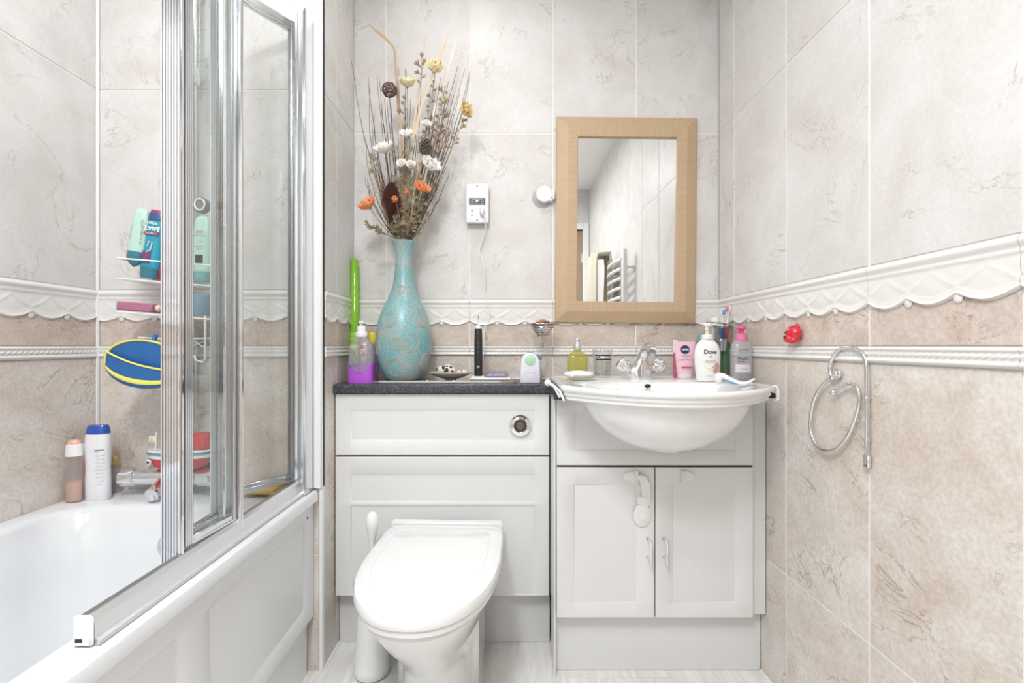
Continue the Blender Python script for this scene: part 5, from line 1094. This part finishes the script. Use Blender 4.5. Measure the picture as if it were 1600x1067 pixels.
M_OLIVE = plain('olive_text', (0.25, 0.30, 0.12), 0.6)
text(t, 'GARNIER', 0.0078, (-0.002, -W_[1]-0.0006, 47*s_), M_OLIVE, wrap=W_, bold=0.00015); text(t, 'SKINACTIVE', 0.0050, (-0.002, -W_[1]-0.0006, 43*s_), M_TEXTG, wrap=W_)
text(t, 'Micellar', 0.0105, (-0.003, -W_[1]-0.0006, 34.5*s_), M_NAVY, wrap=W_); text(t, 'WATER', 0.0060, (-0.008, -W_[1]-0.0004, 29.5*s_), M_NAVY, wrap=W_); text(t, 'All-in-1 cleanser', 0.0040, (0, -W_[1]-0.0010, 18*s_), M_TEXTG, wrap=W_)
# toothpaste
c = P(1146, 600, 1.32); t = thing('toothpaste_tube', 'white curled toothpaste tube lying at the right end of the basin rim', 'toothpaste', (c.x-0.045, 1.30, BT2+0.0025))
pp = [Vector(p) for p in ((0.0, 0.010, 0.021), (0.012, 0.008, 0.020), (0.026, 0.0, 0.012), (0.042, -0.012, 0.004), (0.056, -0.02, 0.003), (0.070, -0.020, 0.008), (0.084, -0.018, 0.016))]
rings = []
for i, p in enumerate(pp):
    q = i/(len(pp)-1); hw = 0.010+0.009*q; hd = 0.0085*(1-q)**0.8+0.0012; dr_ = Vector((0.35, 0.93, 0.1*(1-q))).normalized()
    tng = (pp[min(i+1, 6)]-pp[max(i-1, 0)]).normalized(); nn = tng.cross(dr_).normalized()
    rings.append([p+dr_*hw*math.cos(a)+nn*hd*math.sin(a) for a in [2*PI*j/20 for j in range(20)]])
obj('tube_body', MB().loft(rings), plain('paste_white', (0.80, 0.83, 0.86), 0.35), t)
obj('cap', MB().ball((-0.001, 0.010, 0.0145), (0.010, 0.011, 0.0165), 20, 10), M_WHITE, t)
obj('blue_stripe', MB().tube([(0.010, -0.0035, 0.012), (0.024, -0.0135, 0.0045), (0.040, -0.0245, 0.001)], [0.0012, 0.003, 0.0015], 8), plain('paste_blue', (0.05, 0.30, 0.45), 0.4), t)
# wall toothbrush holder
hc = P(1126, 512, 1.60); t = thing('toothbrush_holder', 'chrome two-ring toothbrush holder fixed to the tiles in the right corner', 'toothbrush holder', (hc.x, 1.60, hc.z))
def ringp(rx, ry, cx, cz, n=36, tilt=0.0): return [(cx+rx*math.cos(2*PI*j/n), ry*math.sin(2*PI*j/n), cz+tilt*math.cos(2*PI*j/n)) for j in range(n)]
mb = MB().tube(ringp(0.040, 0.042, -0.006, 0.012, tilt=-0.006), 0.0025, 8, closed=True).tube(ringp(0.030, 0.032, 0.002, 0.0, tilt=-0.006), 0.0022, 8, closed=True)
mb.tube([(0.030, 0, 0.004), (0.046, 0.01, 0.003), (0.052, 0.02, -0.004), (0.053, 0.025, -0.03), (0.053, 0.03, -0.065)], 0.0035, 8)
mb.tube(ringp(0.026, 0.028, 0.0, -0.040, tilt=0.003), 0.0020, 8, closed=True); obj('ring_frame', mb, M_CHROMED, t)
obj('back_plate', MB().tube([(0.052, 0.02, -0.005), (0.052, 0.118, -0.005)], 0.004, 8).tube([(0.052, 0.112, -0.005), (0.052, 0.1195, -0.005)], 0.016, 24), M_CHROMED, t)
q = thing('holder_glass', 'clear glass beaker hanging in the chrome toothbrush holder', 'beaker', (hc.x, 1.60, hc.z-0.085))
obj('beaker', MB().lathe([(0.020, 0), (0.0215, 0.003), (0.0265, 0.09), (0.0250, 0.09), (0.0205, 0.006)], 32), glassy('grey_beaker', (0.82, 0.84, 0.84), 1.5), q)
def brush(label, px0, py0, dyb, mh, mb_, tiltx, bristle, flip=1):
    tip = P(px0, py0, 1.60+dyb); base = Vector((hc.x+tiltx, 1.60, hc.z-0.079)); r = thing('toothbrush', label, 'toothbrush', base, group='toothbrushes in the chrome holder'); d = tip-base; L_ = d.length; dn = d.normalized()
    X = d.to_track_quat('Z', 'Y').to_matrix().to_4x4()
    obj('handle', MB().lathe([(0.004, 0), (0.0055, 0.01), (0.0055, L_*0.55), (0.003, L_*0.66), (0.0026, L_*0.84), (0.0055, L_*0.88), (0.0062, L_*0.95), (0.004, L_)], 16, sy=0.7).xf(X), M_WHITE, r)
    obj('grip', MB().lathe([(0.0060, 0.04), (0.0066, 0.05), (0.0066, L_*0.52), (0.0058, L_*0.56)], 16, sy=0.75).xf(X), mh, r)
    obj('bristles', MB().box(-0.0052, 0.0052, -0.012 if flip > 0 else 0.003, -0.003 if flip > 0 else 0.012, L_*0.875, L_*0.985, 0.002).xf(X), bristle, r)
    return r
M_BLU = plain('brush_blue', (0.03, 0.14, 0.42), 0.4); M_RED = plain('brush_red', (0.60, 0.04, 0.10), 0.4)
b1 = brush('white toothbrush with blue grip, its head leaning left', 1129, 483, -0.004, M_BLU, None, 0.004, plain('bristle_blue', (0.15, 0.35, 0.70), 0.6))
b2 = brush('white toothbrush with red grip and pink bristles', 1139, 478, 0.008, M_RED, None, 0.012, plain('bristle_pink', (0.72, 0.20, 0.42), 0.6), -1)
c = P(1111, 508, 1.61); t = thing('white_cap_tube', 'white capped tube standing upright in the left of the chrome holder', 'tube', (hc.x-0.017, 1.605, hc.z-0.04)); obj('tube_body', MB().lathe([(0.008, 0), (0.010, 0.02), (0.0125, 0.045)], 20), plain('grey_white_tube', (0.62, 0.66, 0.68), 0.35), t); obj('cap', MB().lathe([(0.0145, 0.044), (0.0148, 0.046), (0.0140, 0.072), (0.012, 0.074)], 24), M_WHITE, t)
# ================================================================ right wall: red hook and towel ring
c = R(1249, 523, XR); t = thing('red_animal_hook', 'small glossy red animal-head hook stuck on the right wall tiles', 'hook', (XR, c.y, c.z))
M_REDG = plain('glossy_red', (0.62, 0.012, 0.03), 0.15, coat=0.6)
mb = MB().ball((-0.016, 0, 0.002), (0.017, 0.024, 0.023), 22, 14).ball((-0.027, 0.004, -0.010), (0.010, 0.014, 0.011), 16, 10).ball((-0.020, -0.006, -0.014), (0.012, 0.013, 0.010), 16, 10)
obj('head', mb, M_REDG, t); obj('ear', MB().loft([[(-0.010+a_*0.4, -0.012+a_, 0.012) for a_ in (-0.006, 0.0, 0.006)], [(-0.012, -0.013, 0.020), (-0.016, -0.013, 0.022), (-0.010, -0.010, 0.022)], [(-0.012, -0.014, 0.029), (-0.013, -0.014, 0.029), (-0.012, -0.013, 0.029)]]).ball((-0.013, -0.012, 0.019), (0.006, 0.007, 0.010), 12, 8), M_REDG, t)
obj('ear', MB().ball((-0.014, 0.013, 0.014), (0.006, 0.007, 0.008), 12, 8), M_REDG, t)
obj('eye', MB().ball((-0.031, 0.010, 0.006), (0.002, 0.003, 0.003), 8, 6).ball((-0.031, -0.002, 0.008), (0.002, 0.003, 0.003), 8, 6), M_BLACK, t)
obj('nose', MB().ball((-0.0365, 0.004, -0.006), (0.003, 0.004, 0.003), 8, 6), M_BLACK, t); obj('mounting_disc', MB().box(-0.003, 0, -0.012, 0.012, -0.012, 0.012, 0.001), M_REDG, t)
def RZ_(zx, zy, X): return R(1200+zx/3.81, 480+zy/3.81, X)
def smooth(pts, n=6):
    out = []
    for i in range(len(pts)-1):
        p0, p1, p2, p3 = pts[max(0, i-1)], pts[i], pts[i+1], pts[min(len(pts)-1, i+2)]
        for k in range(n):
            q = k/n; out.append(0.5*((2*p1)+(p2-p0)*q+(2*p0-5*p1+4*p2-p3)*q*q+(3*p1-p0-3*p2+p3)*q**3))
    return out+[pts[-1]]
X1 = XR-0.008
o_ = RZ_(590, 600, X1); t = thing('towel_ring', 'chrome scroll-shaped towel ring holder on the right wall', 'towel ring', o_)
zp = [(590, 935), (590, 780), (590, 600), (588, 430), (587, 350), (580, 310), (560, 275), (525, 250), (485, 240), (440, 247), (405, 272), (382, 310), (371, 350), (370, 385), (378, 412), (400, 424), (424, 408), (424, 385), (406, 375)]
pts = smooth([RZ_(x, y, X1)-o_ for x, y in zp]); obj('scroll_bar', MB().tube(pts, 0.0045, 12), M_CHROME, t); obj('ball_end', MB().ball(RZ_(408, 395, X1)-o_, 0.0085, 16, 10), M_CHROME, t)
zp = [(376, 418), (340, 447), (303, 493), (273, 560), (256, 640), (252, 715), (266, 780), (300, 832), (350, 856), (405, 845), (452, 800), (492, 735), (520, 665), (540, 590), (545, 530), (532, 482), (505, 458), (475, 455), (440, 474), (395, 505)]
pts = smooth([RZ_(x, y, X1-0.004)-o_ for x, y in zp]); rg = obj('ring', MB().tube(pts, 0.0042, 12), M_CHROME, t); obj('ring_ball_end', MB().ball(RZ_(391, 507, X1-0.004)-o_, 0.0080, 16, 10), M_CHROME, rg)
a = RZ_(590, 890, X1)-o_; b = RZ_(590, 955, X1)-o_
obj('end_plate', MB().box(a.x-0.004, a.x+0.004, a.y-0.008, a.y+0.008, b.z, a.z+0.004, 0.002), M_CHROME, t)
for zy in (538, 787):
    p = RZ_(590, zy, X1)-o_; obj('collar', MB().lathe([(0.0066, -0.002), (0.0068, 0), (0.0062, 0.002)], 16, c=tuple(p)), M_CHROME, t)
p = RZ_(408, 395, X1)-o_; obj('wall_post', MB().tube([tuple(p), (XR-o_.x, p.y, p.z)], 0.0045, 10), M_CHROME, t)
# ================================================================ bath corner
def PB(x, y, Y=1.30): return P(x, y, Y)
# shower riser
rx = P(300, 400, 1.385).x; t = thing('shower_riser_rail', 'chrome shower riser rail with hand shower behind the folded screen', 'shower rail', (rx, 1.385, 1.0))
obj('rail', MB().tube([(0, 0, -0.25), (0, 0, 1.12)], 0.011, 14), M_CHROME, t)
for z in (-0.22, 1.09): obj('wall_bracket', MB().tube([(0, 0, z), (0, 0.045, z)], 0.011, 12), M_CHROME, t)
z = P(308, 111, 1.36).z-1.0; sld = obj('handset_slider', MB().lathe([(0.018, -0.026), (0.020, -0.020), (0.020, 0.020), (0.018, 0.026)], 24).tube([(0, -0.005, 0), (0.02, -0.04, 0.005)], 0.017, 16), M_CHROME, t)
sld.location.z = z
obj('hand_shower', MB().tube([(0.022, -0.045, z-0.06), (0.018, -0.05, z+0.02), (0.012, -0.07, z+0.12), (0.0, -0.11, z+0.20)], [0.010, 0.012, 0.012, 0.014], 14).tube([(0.002, -0.10, z+0.19), (0, -0.105, z+0.205), (-0.002, -0.125, z+0.185), (-0.003, -0.135, z+0.178)], [0.02, 0.045, 0.048, 0.040], 28), M_CHROME, t)
# mixer bar
my = 1.365; mz = P(260, 745, my).z; x0, x1 = P(190, 745, my).x, P(336, 745, my).x
t = thing('bath_shower_mixer', 'chrome bath shower mixer bar on the wall above the bath end', 'mixer tap', ((x0+x1)/2, my, mz)); hw = (x1-x0)/2
X = Matrix.Rotation(PI/2, 4, 'Y')
obj('mixer_body', MB().lathe([(0.020, -hw+0.045), (0.0225, -hw+0.048), (0.0225, hw-0.048), (0.020, hw-0.045)], 28).xf(X), M_CHROME, t)
for s_ in (-1, 1):
    mb = MB(); rings = []
    for (r, z_) in ((0.022, hw-0.046), (0.026, hw-0.042), (0.027, hw-0.006), (0.021, hw)):
        rings.append([((r-0.002*(j % 4 == 0))*math.cos(2*PI*j/32), (r-0.002*(j % 4 == 0))*math.sin(2*PI*j/32), s_*z_) for j in range(32)])
    obj('control_knob', mb.loft(rings).xf(X), M_CHROME, t); obj('wall_union', MB().tube([(s_*hw*0.5, 0, 0), (s_*hw*0.5, YE-my, 0)], 0.018, 16).tube([(s_*hw*0.5, YE-my-0.012, 0), (s_*hw*0.5, YE-my, 0)], 0.032, 24), M_CHROME, t)
obj('spout', MB().tube([(0.0, 0.0, -0.004), (0.001, -0.025, -0.014), (0.002, -0.050, -0.024), (0.003, -0.070, -0.030)], [0.020, 0.019, 0.018, 0.017], 18).tube([(0.003, -0.060, -0.03), (0.003, -0.060, -0.046)], 0.013, 16), M_CHROME, t)
obj('diverter', MB().tube([(0.03, -0.02, 0), (0.03, -0.045, 0.004)], 0.012, 14).tube([(0.03, -0.045, 0.004), (0.03, -0.055, 0.022)], 0.005, 10), M_CHROME, t)
M_BR = plain('toy_red', (0.62, 0.045, 0.05), 0.35); M_TB = plain('toy_blue', (0.16, 0.30, 0.50), 0.35); M_TG = plain('toy_green', (0.30, 0.48, 0.36), 0.35)
# toy boat
bx0, bx1 = P(231, 700, my).x, P(334, 700, my).x; k = my/F; bz = mz+0.023; t = thing('toy_boat', 'red white and blue toy boat with a flag resting on the bath mixer', 'toy boat', ((bx0+bx1)/2, my, bz)); hw = (bx1-bx0)/2
def hull(w0, z_, d): return [(w0*math.cos(2*PI*j/32)*(1 if True else 1), d*math.sin(2*PI*j/32), z_) for j in range(32)]
obj('hull', MB().loft([hull(hw*0.55, 0, 0.022), hull(hw*0.78, 0.010, 0.032), hull(hw*0.94, 0.035, 0.040)]), M_BR, t)
obj('white_band', MB().loft([hull(hw*0.94, 0.0351, 0.040), hull(hw*0.96, 0.043, 0.041)]), M_WHITE, t); obj('green_band', MB().loft([hull(hw*0.965, 0.0431, 0.0412), hull(hw*0.97, 0.047, 0.0415)]), M_TG, t); obj('blue_band', MB().loft([hull(hw*0.98, 0.0471, 0.0418), hull(hw*0.99, 0.053, 0.042)]), M_TB, t)
obj('deck', MB().loft([hull(hw*0.98, 0.0531, 0.0415), hull(hw*0.96, 0.057, 0.04)]), M_WHITE, t)
obj('cabin', MB().box(0.036, 0.084, -0.018, 0.018, 0.057, 0.104, 0.005), M_BR, t); obj('porthole', disc(-hw*0.72, 0.027, -0.030, [(0.007, 0), (0.007, 0.004), (0.005, 0.005)], 20), M_WHITE, t); obj('porthole_glass', disc(-hw*0.72, 0.027, -0.034, [(0.0038, 0), (0.0038, 0.002)], 16), plain('eye_dark', (0.05, 0.06, 0.12)), t)
fl = obj('flag_pole', MB().tube([(-hw+0.022, 0, 0.055), (-hw+0.024, 0, 0.104)], 0.002, 8).box(-hw+0.0205, -hw+0.0275, -0.002, 0.002, 0.1035, 0.1055), M_WHITE, t); obj('flag', MB().grid(lambda u, v: (-hw+0.003+0.020*u, 0.0015*math.sin(u*6), 0.074+0.020*v), 6, 2), M_WHITE, fl).modifiers.new('s', 'SOLIDIFY').thickness = 0.001
obj('flag_sun', disc(-hw+0.0125, 0.085, -0.0017, [(0.0042, 0), (0.0042, 0.0008)], 16), plain('flag_yellow', (0.80, 0.66, 0.04)), fl)
# caddy
cx0, cx1 = P(183, 400, 1.30).x, P(331, 400, 1.30).x; t = thing('shower_caddy', 'white coated wire shower caddy hanging on the riser rail', 'shower caddy', ((cx0+cx1)/2, 1.36, 1.0)); hw = (cx1-cx0)/2; M_COAT = M_WHITE
def zf(y, Y=1.30): return 0.975+(540-y)*Y/F-1.0
slope = 0.08
def tray(zc, d0=-0.06, d1=0.05, bars=9, name='wire_shelf'):
    mb = MB(); z_ = lambda x: zc-slope*x
    mb.tube([(-hw, d0, z_(-hw)), (hw, d0, z_(hw)), (hw, d1, z_(hw)), (-hw, d1, z_(-hw))], 0.0022, 6, closed=True)
    for i in range(1, bars): y = d0+(d1-d0)*i/bars; mb.tube([(-hw, y, z_(-hw)), (hw, y, z_(hw))], 0.0014, 5)
    return obj(name, mb, M_COAT, t)
zA, zB_, zC = zf(409), zf(441), zf(493)
tray(zB_); tray(zC); mb = MB(); z_ = lambda x: zA-slope*x
mb.tube([(-hw, 0.05, z_(-hw)), (-hw, -0.06, z_(-hw)), (hw, -0.06, z_(hw)), (hw, 0.05, z_(hw))], 0.0024, 6); obj('guard_rail', mb, M_COAT, t)
mb = MB(); zh = zf(325)
for x in (-0.02, 0.11): mb.tube([(x, 0.052, zf(535)), (x, 0.052, zh-0.03), (0.08, 0.05, zh), (0.095, 0.028, zh+0.01)], 0.0025, 6)
hk = P(320, 500, 1.30).x-t.location.x; mb.tube([(hk, -0.058, zC), (hk, -0.058, zf(560)), (hk-0.006, -0.058, zf(566)), (hk-0.024, -0.06, zf(563)), (hk-0.03, -0.06, zf(555))], 0.003, 8)
mb.tube([(-hw+0.05, -0.05, zf(527)), (-hw+0.13, -0.05, zf(530)), (hw, -0.05, zf(528))], 0.0022, 6); mb.tube([(hk-0.04, -0.05, zf(541)), (hk, -0.05, zf(531)), (hk-0.045, -0.05, zf(529)), (hk-0.01, -0.05, zf(543))], 0.0018, 6)
obj('hanging_wires', mb, M_COAT, t)
hcx = P(309, 318, 1.33); t2 = thing('caddy_suction_knob', 'dark grey round clamp holding the caddy to the riser rail', 'clamp', (hcx.x, 1.355, hcx.z)); obj('clamp_body', disc(0, 0, 0, [(0.022, 0), (0.022, 0.012), (0.018, 0.016)]), plain('clamp_grey', (0.25, 0.25, 0.25), 0.3, metal=0.5), t2); obj('clamp_ring', MB().tube([(0.014*math.cos(2*PI*j/24), -0.017, 0.016*math.sin(2*PI*j/24)) for j in range(24)], 0.0025, 6, closed=True), M_WHITE, t2)
def tilt_thing(name, label, cat, xb, yb, Y, deg, group=None):
    p = P(xb, yb, Y); r = thing(name, label, cat, p, group=group); r.rotation_euler = (0, math.radians(deg), 0); return r
M_MINT = plain('mint_plastic', (0.48, 0.70, 0.62), 0.3, var=0.03); M_TEAL = plain('teal_cap', (0.035, 0.20, 0.27), 0.2, coat=0.3); M_ELB = plain('shampoo_blue', (0.03, 0.33, 0.46), 0.25, var=0.05); s_ = 1.32/F
t = tilt_thing('mint_shampoo_bottle', 'mint green bottle upside down with dark teal cap, leftmost in the caddy', 'bottle', 209, 417, 1.325, 9)
obj('bottle', MB().lathe([(13*s_, 24*s_), (13.2*s_, 28*s_), (12.8*s_, 60*s_), (11*s_, 84*s_), (8.5*s_, 90*s_), (5*s_, 92*s_)], 28, sy=0.55, e=2.3), M_MINT, t)
obj('cap', MB().lathe([(1*s_, 0), (7*s_, 4*s_), (12*s_, 10*s_), (13.2*s_, 14*s_), (13.2*s_, 24*s_)], 28, sy=0.6), M_TEAL, t)
text(t, 'LUXURIOUS', 0.0125, (0.013, -0.0110, 55*s_), M_TEXTG, tilt=(0, PI/2, 0), bold=0.0002); text(t, 'MOISTURE', 0.0095, (-0.012, -0.0110, 52*s_), M_TEXTG, tilt=(0, PI/2, 0))
t = tilt_thing('blue_shampoo_bottle', 'bright blue shampoo bottle with pink top lettering leaning in the caddy', 'bottle', 232, 435, 1.335, 8)
obj('bottle', MB().lathe([(14*s_, 16*s_), (15.5*s_, 40*s_), (14.5*s_, 75*s_), (12.5*s_, 95*s_), (10*s_, 104*s_)], 28, sy=0.55, e=2.4), M_ELB, t); obj('cap', MB().lathe([(12*s_, 0), (13.5*s_, 2*s_), (14.2*s_, 16*s_)], 28, sy=0.6), M_TEAL, t)
obj('shoulder_band', MB().lathe([(13.2*s_, 91*s_), (12.8*s_, 96*s_), (10.6*s_, 104*s_)], 28, sy=0.58, e=2.4), plain('navy_band', (0.04, 0.09, 0.22), 0.3), t); obj('pink_top', MB().lathe([(10.7*s_, 103.5*s_), (10*s_, 108*s_)], 24, sy=0.58), plain('magenta_top', (0.45, 0.03, 0.22), 0.3), t)
yl = -15.5*s_*0.58-0.0012
text(t, "L'ORÉAL", 0.0100, (0.0, yl, 86*s_), M_WHITE, bold=0.0002); text(t, 'ELVIVE', 0.0165, (0.001, yl-0.0006, 77*s_), M_WHITE, bold=0.0006); obj('magenta_strip', MB().box(-0.020, 0.021, yl-0.0012, yl+0.003, 68*s_, 71.5*s_), plain('magenta_strip', (0.50, 0.06, 0.20)), t); text(t, 'FULL FIBRE', 0.0050, (0, yl-0.0016, 69.8*s_), M_WHITE)
obj('swirl_print', MB().tube([(-0.004, yl, 40*s_), (0.008, yl-0.001, 44*s_), (0.010, yl-0.001, 56*s_), (0.002, yl-0.001, 58*s_), (-0.003, yl, 50*s_)], 0.0014, 6), M_WHITE, t); obj('plum_panel', MB().box(-0.014, 0.008, yl-0.0008, yl+0.003, 24*s_, 42*s_, 0.001), plain('plum_panel', (0.20, 0.06, 0.16)), t)
t = tilt_thing('red_bottle', 'short dark red bottle right of the blue shampoo in the caddy', 'bottle', 253, 438, 1.36, 0); obj('bottle', MB().lathe([(13*s_, 0), (14*s_, 2*s_), (14*s_, 22*s_), (12*s_, 28*s_)], 24), plain('dark_red', (0.34, 0.02, 0.05), 0.25), t); obj('neck', MB().lathe([(11*s_, 27*s_), (10*s_, 45*s_), (8*s_, 50*s_)], 24), glassy('pink_clear', (0.85, 0.6, 0.62), 1.0, body=0.4, bodycol=(0.6, 0.4, 0.42)), t)
t = tilt_thing('mint_conditioner_bottle', 'mint green bottle standing behind the screen glass in the caddy', 'bottle', 316, 440, 1.335, 1)
obj('bottle', MB().lathe([(14*s_, 14*s_), (15*s_, 18*s_), (14.5*s_, 60*s_), (12.5*s_, 94*s_), (9*s_, 101*s_), (5*s_, 103*s_)], 28, sy=0.55, e=2.5), M_MINT, t); obj('cap', MB().lathe([(12*s_, 0), (14*s_, 2*s_), (14.4*s_, 14*s_)], 28, sy=0.6), plain('mint_teal_cap', (0.18, 0.42, 0.42), 0.3), t)
yl = -15*s_*0.56-0.001
for i, (zz_, sz) in enumerate(((78, .0035), (75, .0035), (71, .0035), (62, .0030), (54, .004), (50, .0035))): text(t, ('Shampoo', 'for dry hair', 'apply to wet hair', 'rinse well', 'daily care', '400 ml')[i], sz*1.5, (0.0, yl-0.0006, zz_*s_), M_TEXTG if i % 2 else M_CRIM)
mb = MB(); 
for i in range(9): mb.box(-0.010+i*0.0022, -0.010+i*0.0022+0.0005*(1+i % 3), yl-0.0009, yl+0.002, 28*s_, 41*s_)
obj('barcode', mb, M_BLACK, t)
t = tilt_thing('blue_tub', 'grey blue tub on the lower caddy tray behind glass', 'tub', 311, 493, 1.335, 4.5); obj('tub_body', MB().lathe([(19*s_, 0), (21*s_, 3*s_), (22*s_, 26*s_), (21*s_, 32*s_), (18*s_, 34*s_)], 30, sy=0.8), plain('tub_blue', (0.16, 0.28, 0.37), 0.3), t)
t = tilt_thing('pink_soap_block', 'dusky pink sponge block on the lower caddy tray', 'sponge', 222, 487, 1.33, 4.0); obj('sponge_body', MB().box(-0.050, 0.048, -0.03, 0.035, 0, 0.024, 0.003), plain('dusky_pink', (0.42, 0.16, 0.25), 0.6, var=0.3, vscale=70, bump=0.5, bscale=150), t); obj('cream_knob', MB().ball((0.053, -0.01, 0.012), (0.008, 0.012, 0.010), 12, 8), plain('cream_bit', (0.72, 0.6, 0.48), 0.6), t)
# blue and yellow toy scoop hanging under the caddy
c = P(247, 568, 1.30); t = thing('toy_scoop', 'blue oval bath toy scoop with yellow edges hanging under the caddy', 'bath toy', c); t.rotation_euler = (0, math.radians(9), 0)
M_SCB = plain('scoop_blue', (0.02, 0.13, 0.38), 0.35, var=0.12, vscale=30); M_SCY = plain('scoop_yellow', (0.80, 0.74, 0.16), 0.4)
a0, b0 = 0.108, 0.063
rings = [[(a0*k_*math.cos(2*PI*j/48), y, b0*k_*math.sin(2*PI*j/48)-zo) for j in range(48)] for k_, y, zo in ((1, -0.045, 0), (0.99, -0.038, 0), (0.93, 0.0, 0.006), (0.75, 0.03, 0.012), (0.4, 0.045, 0.014), (0.1, 0.048, 0.014))]
rin = [[(a0*k_*math.cos(2*PI*j/48), y, b0*k_*math.sin(2*PI*j/48)-zo) for j in range(48)] for k_, y, zo in ((0.1, 0.044, 0.014), (0.38, 0.041, 0.014), (0.72, 0.027, 0.012), (0.90, -0.002, 0.006), (0.96, -0.045, 0))]
obj('bowl', MB().loft(rin+rings[::-1], True, True), M_SCB, t)
obj('rim', MB().tube([(a0*0.985*math.cos(2*PI*j/48), -0.046, b0*0.985*math.sin(2*PI*j/48)) for j in range(48)], 0.0030, 8, closed=True), M_SCY, t)
obj('front_pocket', MB().grid(lambda u, v: (-a0*0.92+2*a0*0.92*u, -0.052-0.012*math.sin(PI*u), (0.018-0.036*u*(1.6-u))*(1-v)+v*(-b0*math.sqrt(max(0, 1-(2*u-1)**2*0.84))*0.97)), 28, 8), M_SCB, t).modifiers.new('s', 'SOLIDIFY').thickness = 0.002
obj('pocket_edge', MB().tube([(-a0*0.92+2*a0*0.92*i/28, -0.053-0.012*math.sin(PI*i/28), 0.018-0.036*(i/28)*(1.6-i/28)) for i in range(29)], 0.0026, 7), M_SCY, t)
obj('yellow_band', MB().grid(lambda u, v: (-a0*0.90+2*a0*0.90*u, -0.0555-0.012*math.sin(PI*u), -b0*math.sqrt(max(0, 1-(2*u-1)**2*0.82))*(0.62+0.20*v)), 28, 3), M_SCY, t).modifiers.new('s', 'SOLIDIFY').thickness = 0.002
obj('hanger', MB().tube([(0, -0.03, b0*0.95), (0.0, -0.025, b0+0.016)], 0.006, 8), M_SCB, t)
# bottles on the rim corner
s_ = 1.34/F
c = P(156, 777, 1.34); t = thing('white_shampoo_bottle', 'tall white bottle with dark blue cap on the bath corner', 'bottle', (c.x, 1.335, RZ))
w_ = MB().lathe([(16*s_, 0), (17.5*s_, 2*s_), (17.5*s_, 30*s_), (16.8*s_, 50*s_), (17.8*s_, 75*s_), (17.8*s_, 98*s_), (16.5*s_, 103*s_)], 36, sy=0.6, e=2.5); obj('bottle', w_, plain('bottle_white', (0.82, 0.82, 0.85), 0.25, var=0.01), t)
obj('cap', MB().lathe([(16.6*s_, 102.6*s_), (16.8*s_, 103*s_), (15*s_, 113*s_), (13*s_, 116*s_), (8*s_, 116.5*s_)], 32, sy=0.6, e=2.5), plain('cobalt_cap', (0.025, 0.09, 0.42), 0.2, coat=0.3), t)
yl = -17.8*s_*0.6-0.0008; text(t, 'SMOOTH', 0.0050, (0.018, yl+0.002, 78*s_), M_NAVY, tilt=(0, 0, 0.5), bold=0.0002)
for i in range(9): text(t, ('silky smooth', 'clean scalp', 'daily use wash', 'shake well', 'apply and rinse', 'for all hair', 'keep away', 'from eyes', '500 ml')[i], 0.0042, (0.020, yl+0.0025, (70-5.5*i)*s_), plain('text_grey_blue', (0.35, 0.38, 0.48)), tilt=(0, 0, 0.5))
s_ = 1.33/F
c = P(125, 780, 1.33); t = thing('peach_bottle', 'clear bottle half full of peach liquid left of the white bottle', 'bottle', (c.x-0.003, 1.315, RZ)); obj('bottle', MB().lathe([(11*s_, 0), (12*s_, 2*s_), (12*s_, 62*s_), (11.5*s_, 72*s_)], 28, sy=0.7), glassy('cloudy_clear', (0.96, 0.93, 0.93), 1.2, body=0.12, bodycol=(0.8, 0.75, 0.74)), t)
obj('liquid', MB().lathe([(10.5*s_, 1.5*s_), (11.6*s_, 3*s_), (11.6*s_, 31*s_)], 28, sy=0.7), plain('peach_liquid', (0.62, 0.42, 0.32), 0.3), t); obj('cap', MB().lathe([(12*s_, 71*s_), (12.2*s_, 73*s_), (11*s_, 88*s_), (9.5*s_, 89*s_)], 28, sy=0.75), M_WHITE, t); obj('cap_top', MB().lathe([(9.5*s_, 88.6*s_), (9.2*s_, 92*s_), (6*s_, 95.5*s_), (2*s_, 96*s_)], 24, sy=0.75), plain('peach_cap', (0.78, 0.47, 0.34), 0.3), t)
c = P(138, 775, 1.39); t = thing('pink_lotion_bottle', 'pale pink bottle half hidden behind the tall white bottle', 'bottle', (c.x, 1.385, RZ)); s_ = 1.39/F; obj('bottle', MB().lathe([(8*s_, 0), (10*s_, 3*s_), (11*s_, 40*s_), (9*s_, 62*s_), (5*s_, 68*s_)], 24, sy=0.6), plain('pale_pink', (0.74, 0.56, 0.58), 0.3), t); obj('cap', MB().lathe([(5.5*s_, 67*s_), (5.5*s_, 78*s_)], 20), M_WHITE, t)
c = P(179, 765, 1.40); s_ = 1.4/F; t = thing('perfume_bottle', 'small clear bottle with gold cap right of the white bottle', 'bottle', (c.x, 1.40, RZ)); obj('bottle', MB().lathe([(9*s_, 0), (9.5*s_, 2*s_), (9.5*s_, 34*s_), (7*s_, 38*s_), (4*s_, 41*s_)], 24, sy=0.7, e=3), glassy('clear_bottle', (0.88, 0.88, 0.90), 1.2, body=0.2, bodycol=(0.7, 0.7, 0.72)), t); obj('cap', MB().lathe([(5*s_, 41*s_), (5.4*s_, 42*s_), (5.4*s_, 55*s_), (4.5*s_, 56.5*s_)], 20, e=3), plain('gold_cap', (0.62, 0.50, 0.22), 0.25, metal=0.7), t)
# yellow flannel on the bath end behind the screen
o = obj('bath_flannel', MB().grid(lambda u, v: (-0.07+0.14*u, -0.03+0.06*v, 0.004+0.008*math.sin(u*8)*math.sin(v*5)+0.01*v), 20, 10), plain('ochre_cloth', (0.62, 0.45, 0.16), 0.9, bump=0.8, bscale=300), loc=(P(420, 742, 1.38).x, 1.375, RZ+0.006)); tag(o, 'crumpled ochre cloth on the bath end behind the screen glass', 'cloth'); o.modifiers.new('s', 'SOLIDIFY').thickness = 0.006
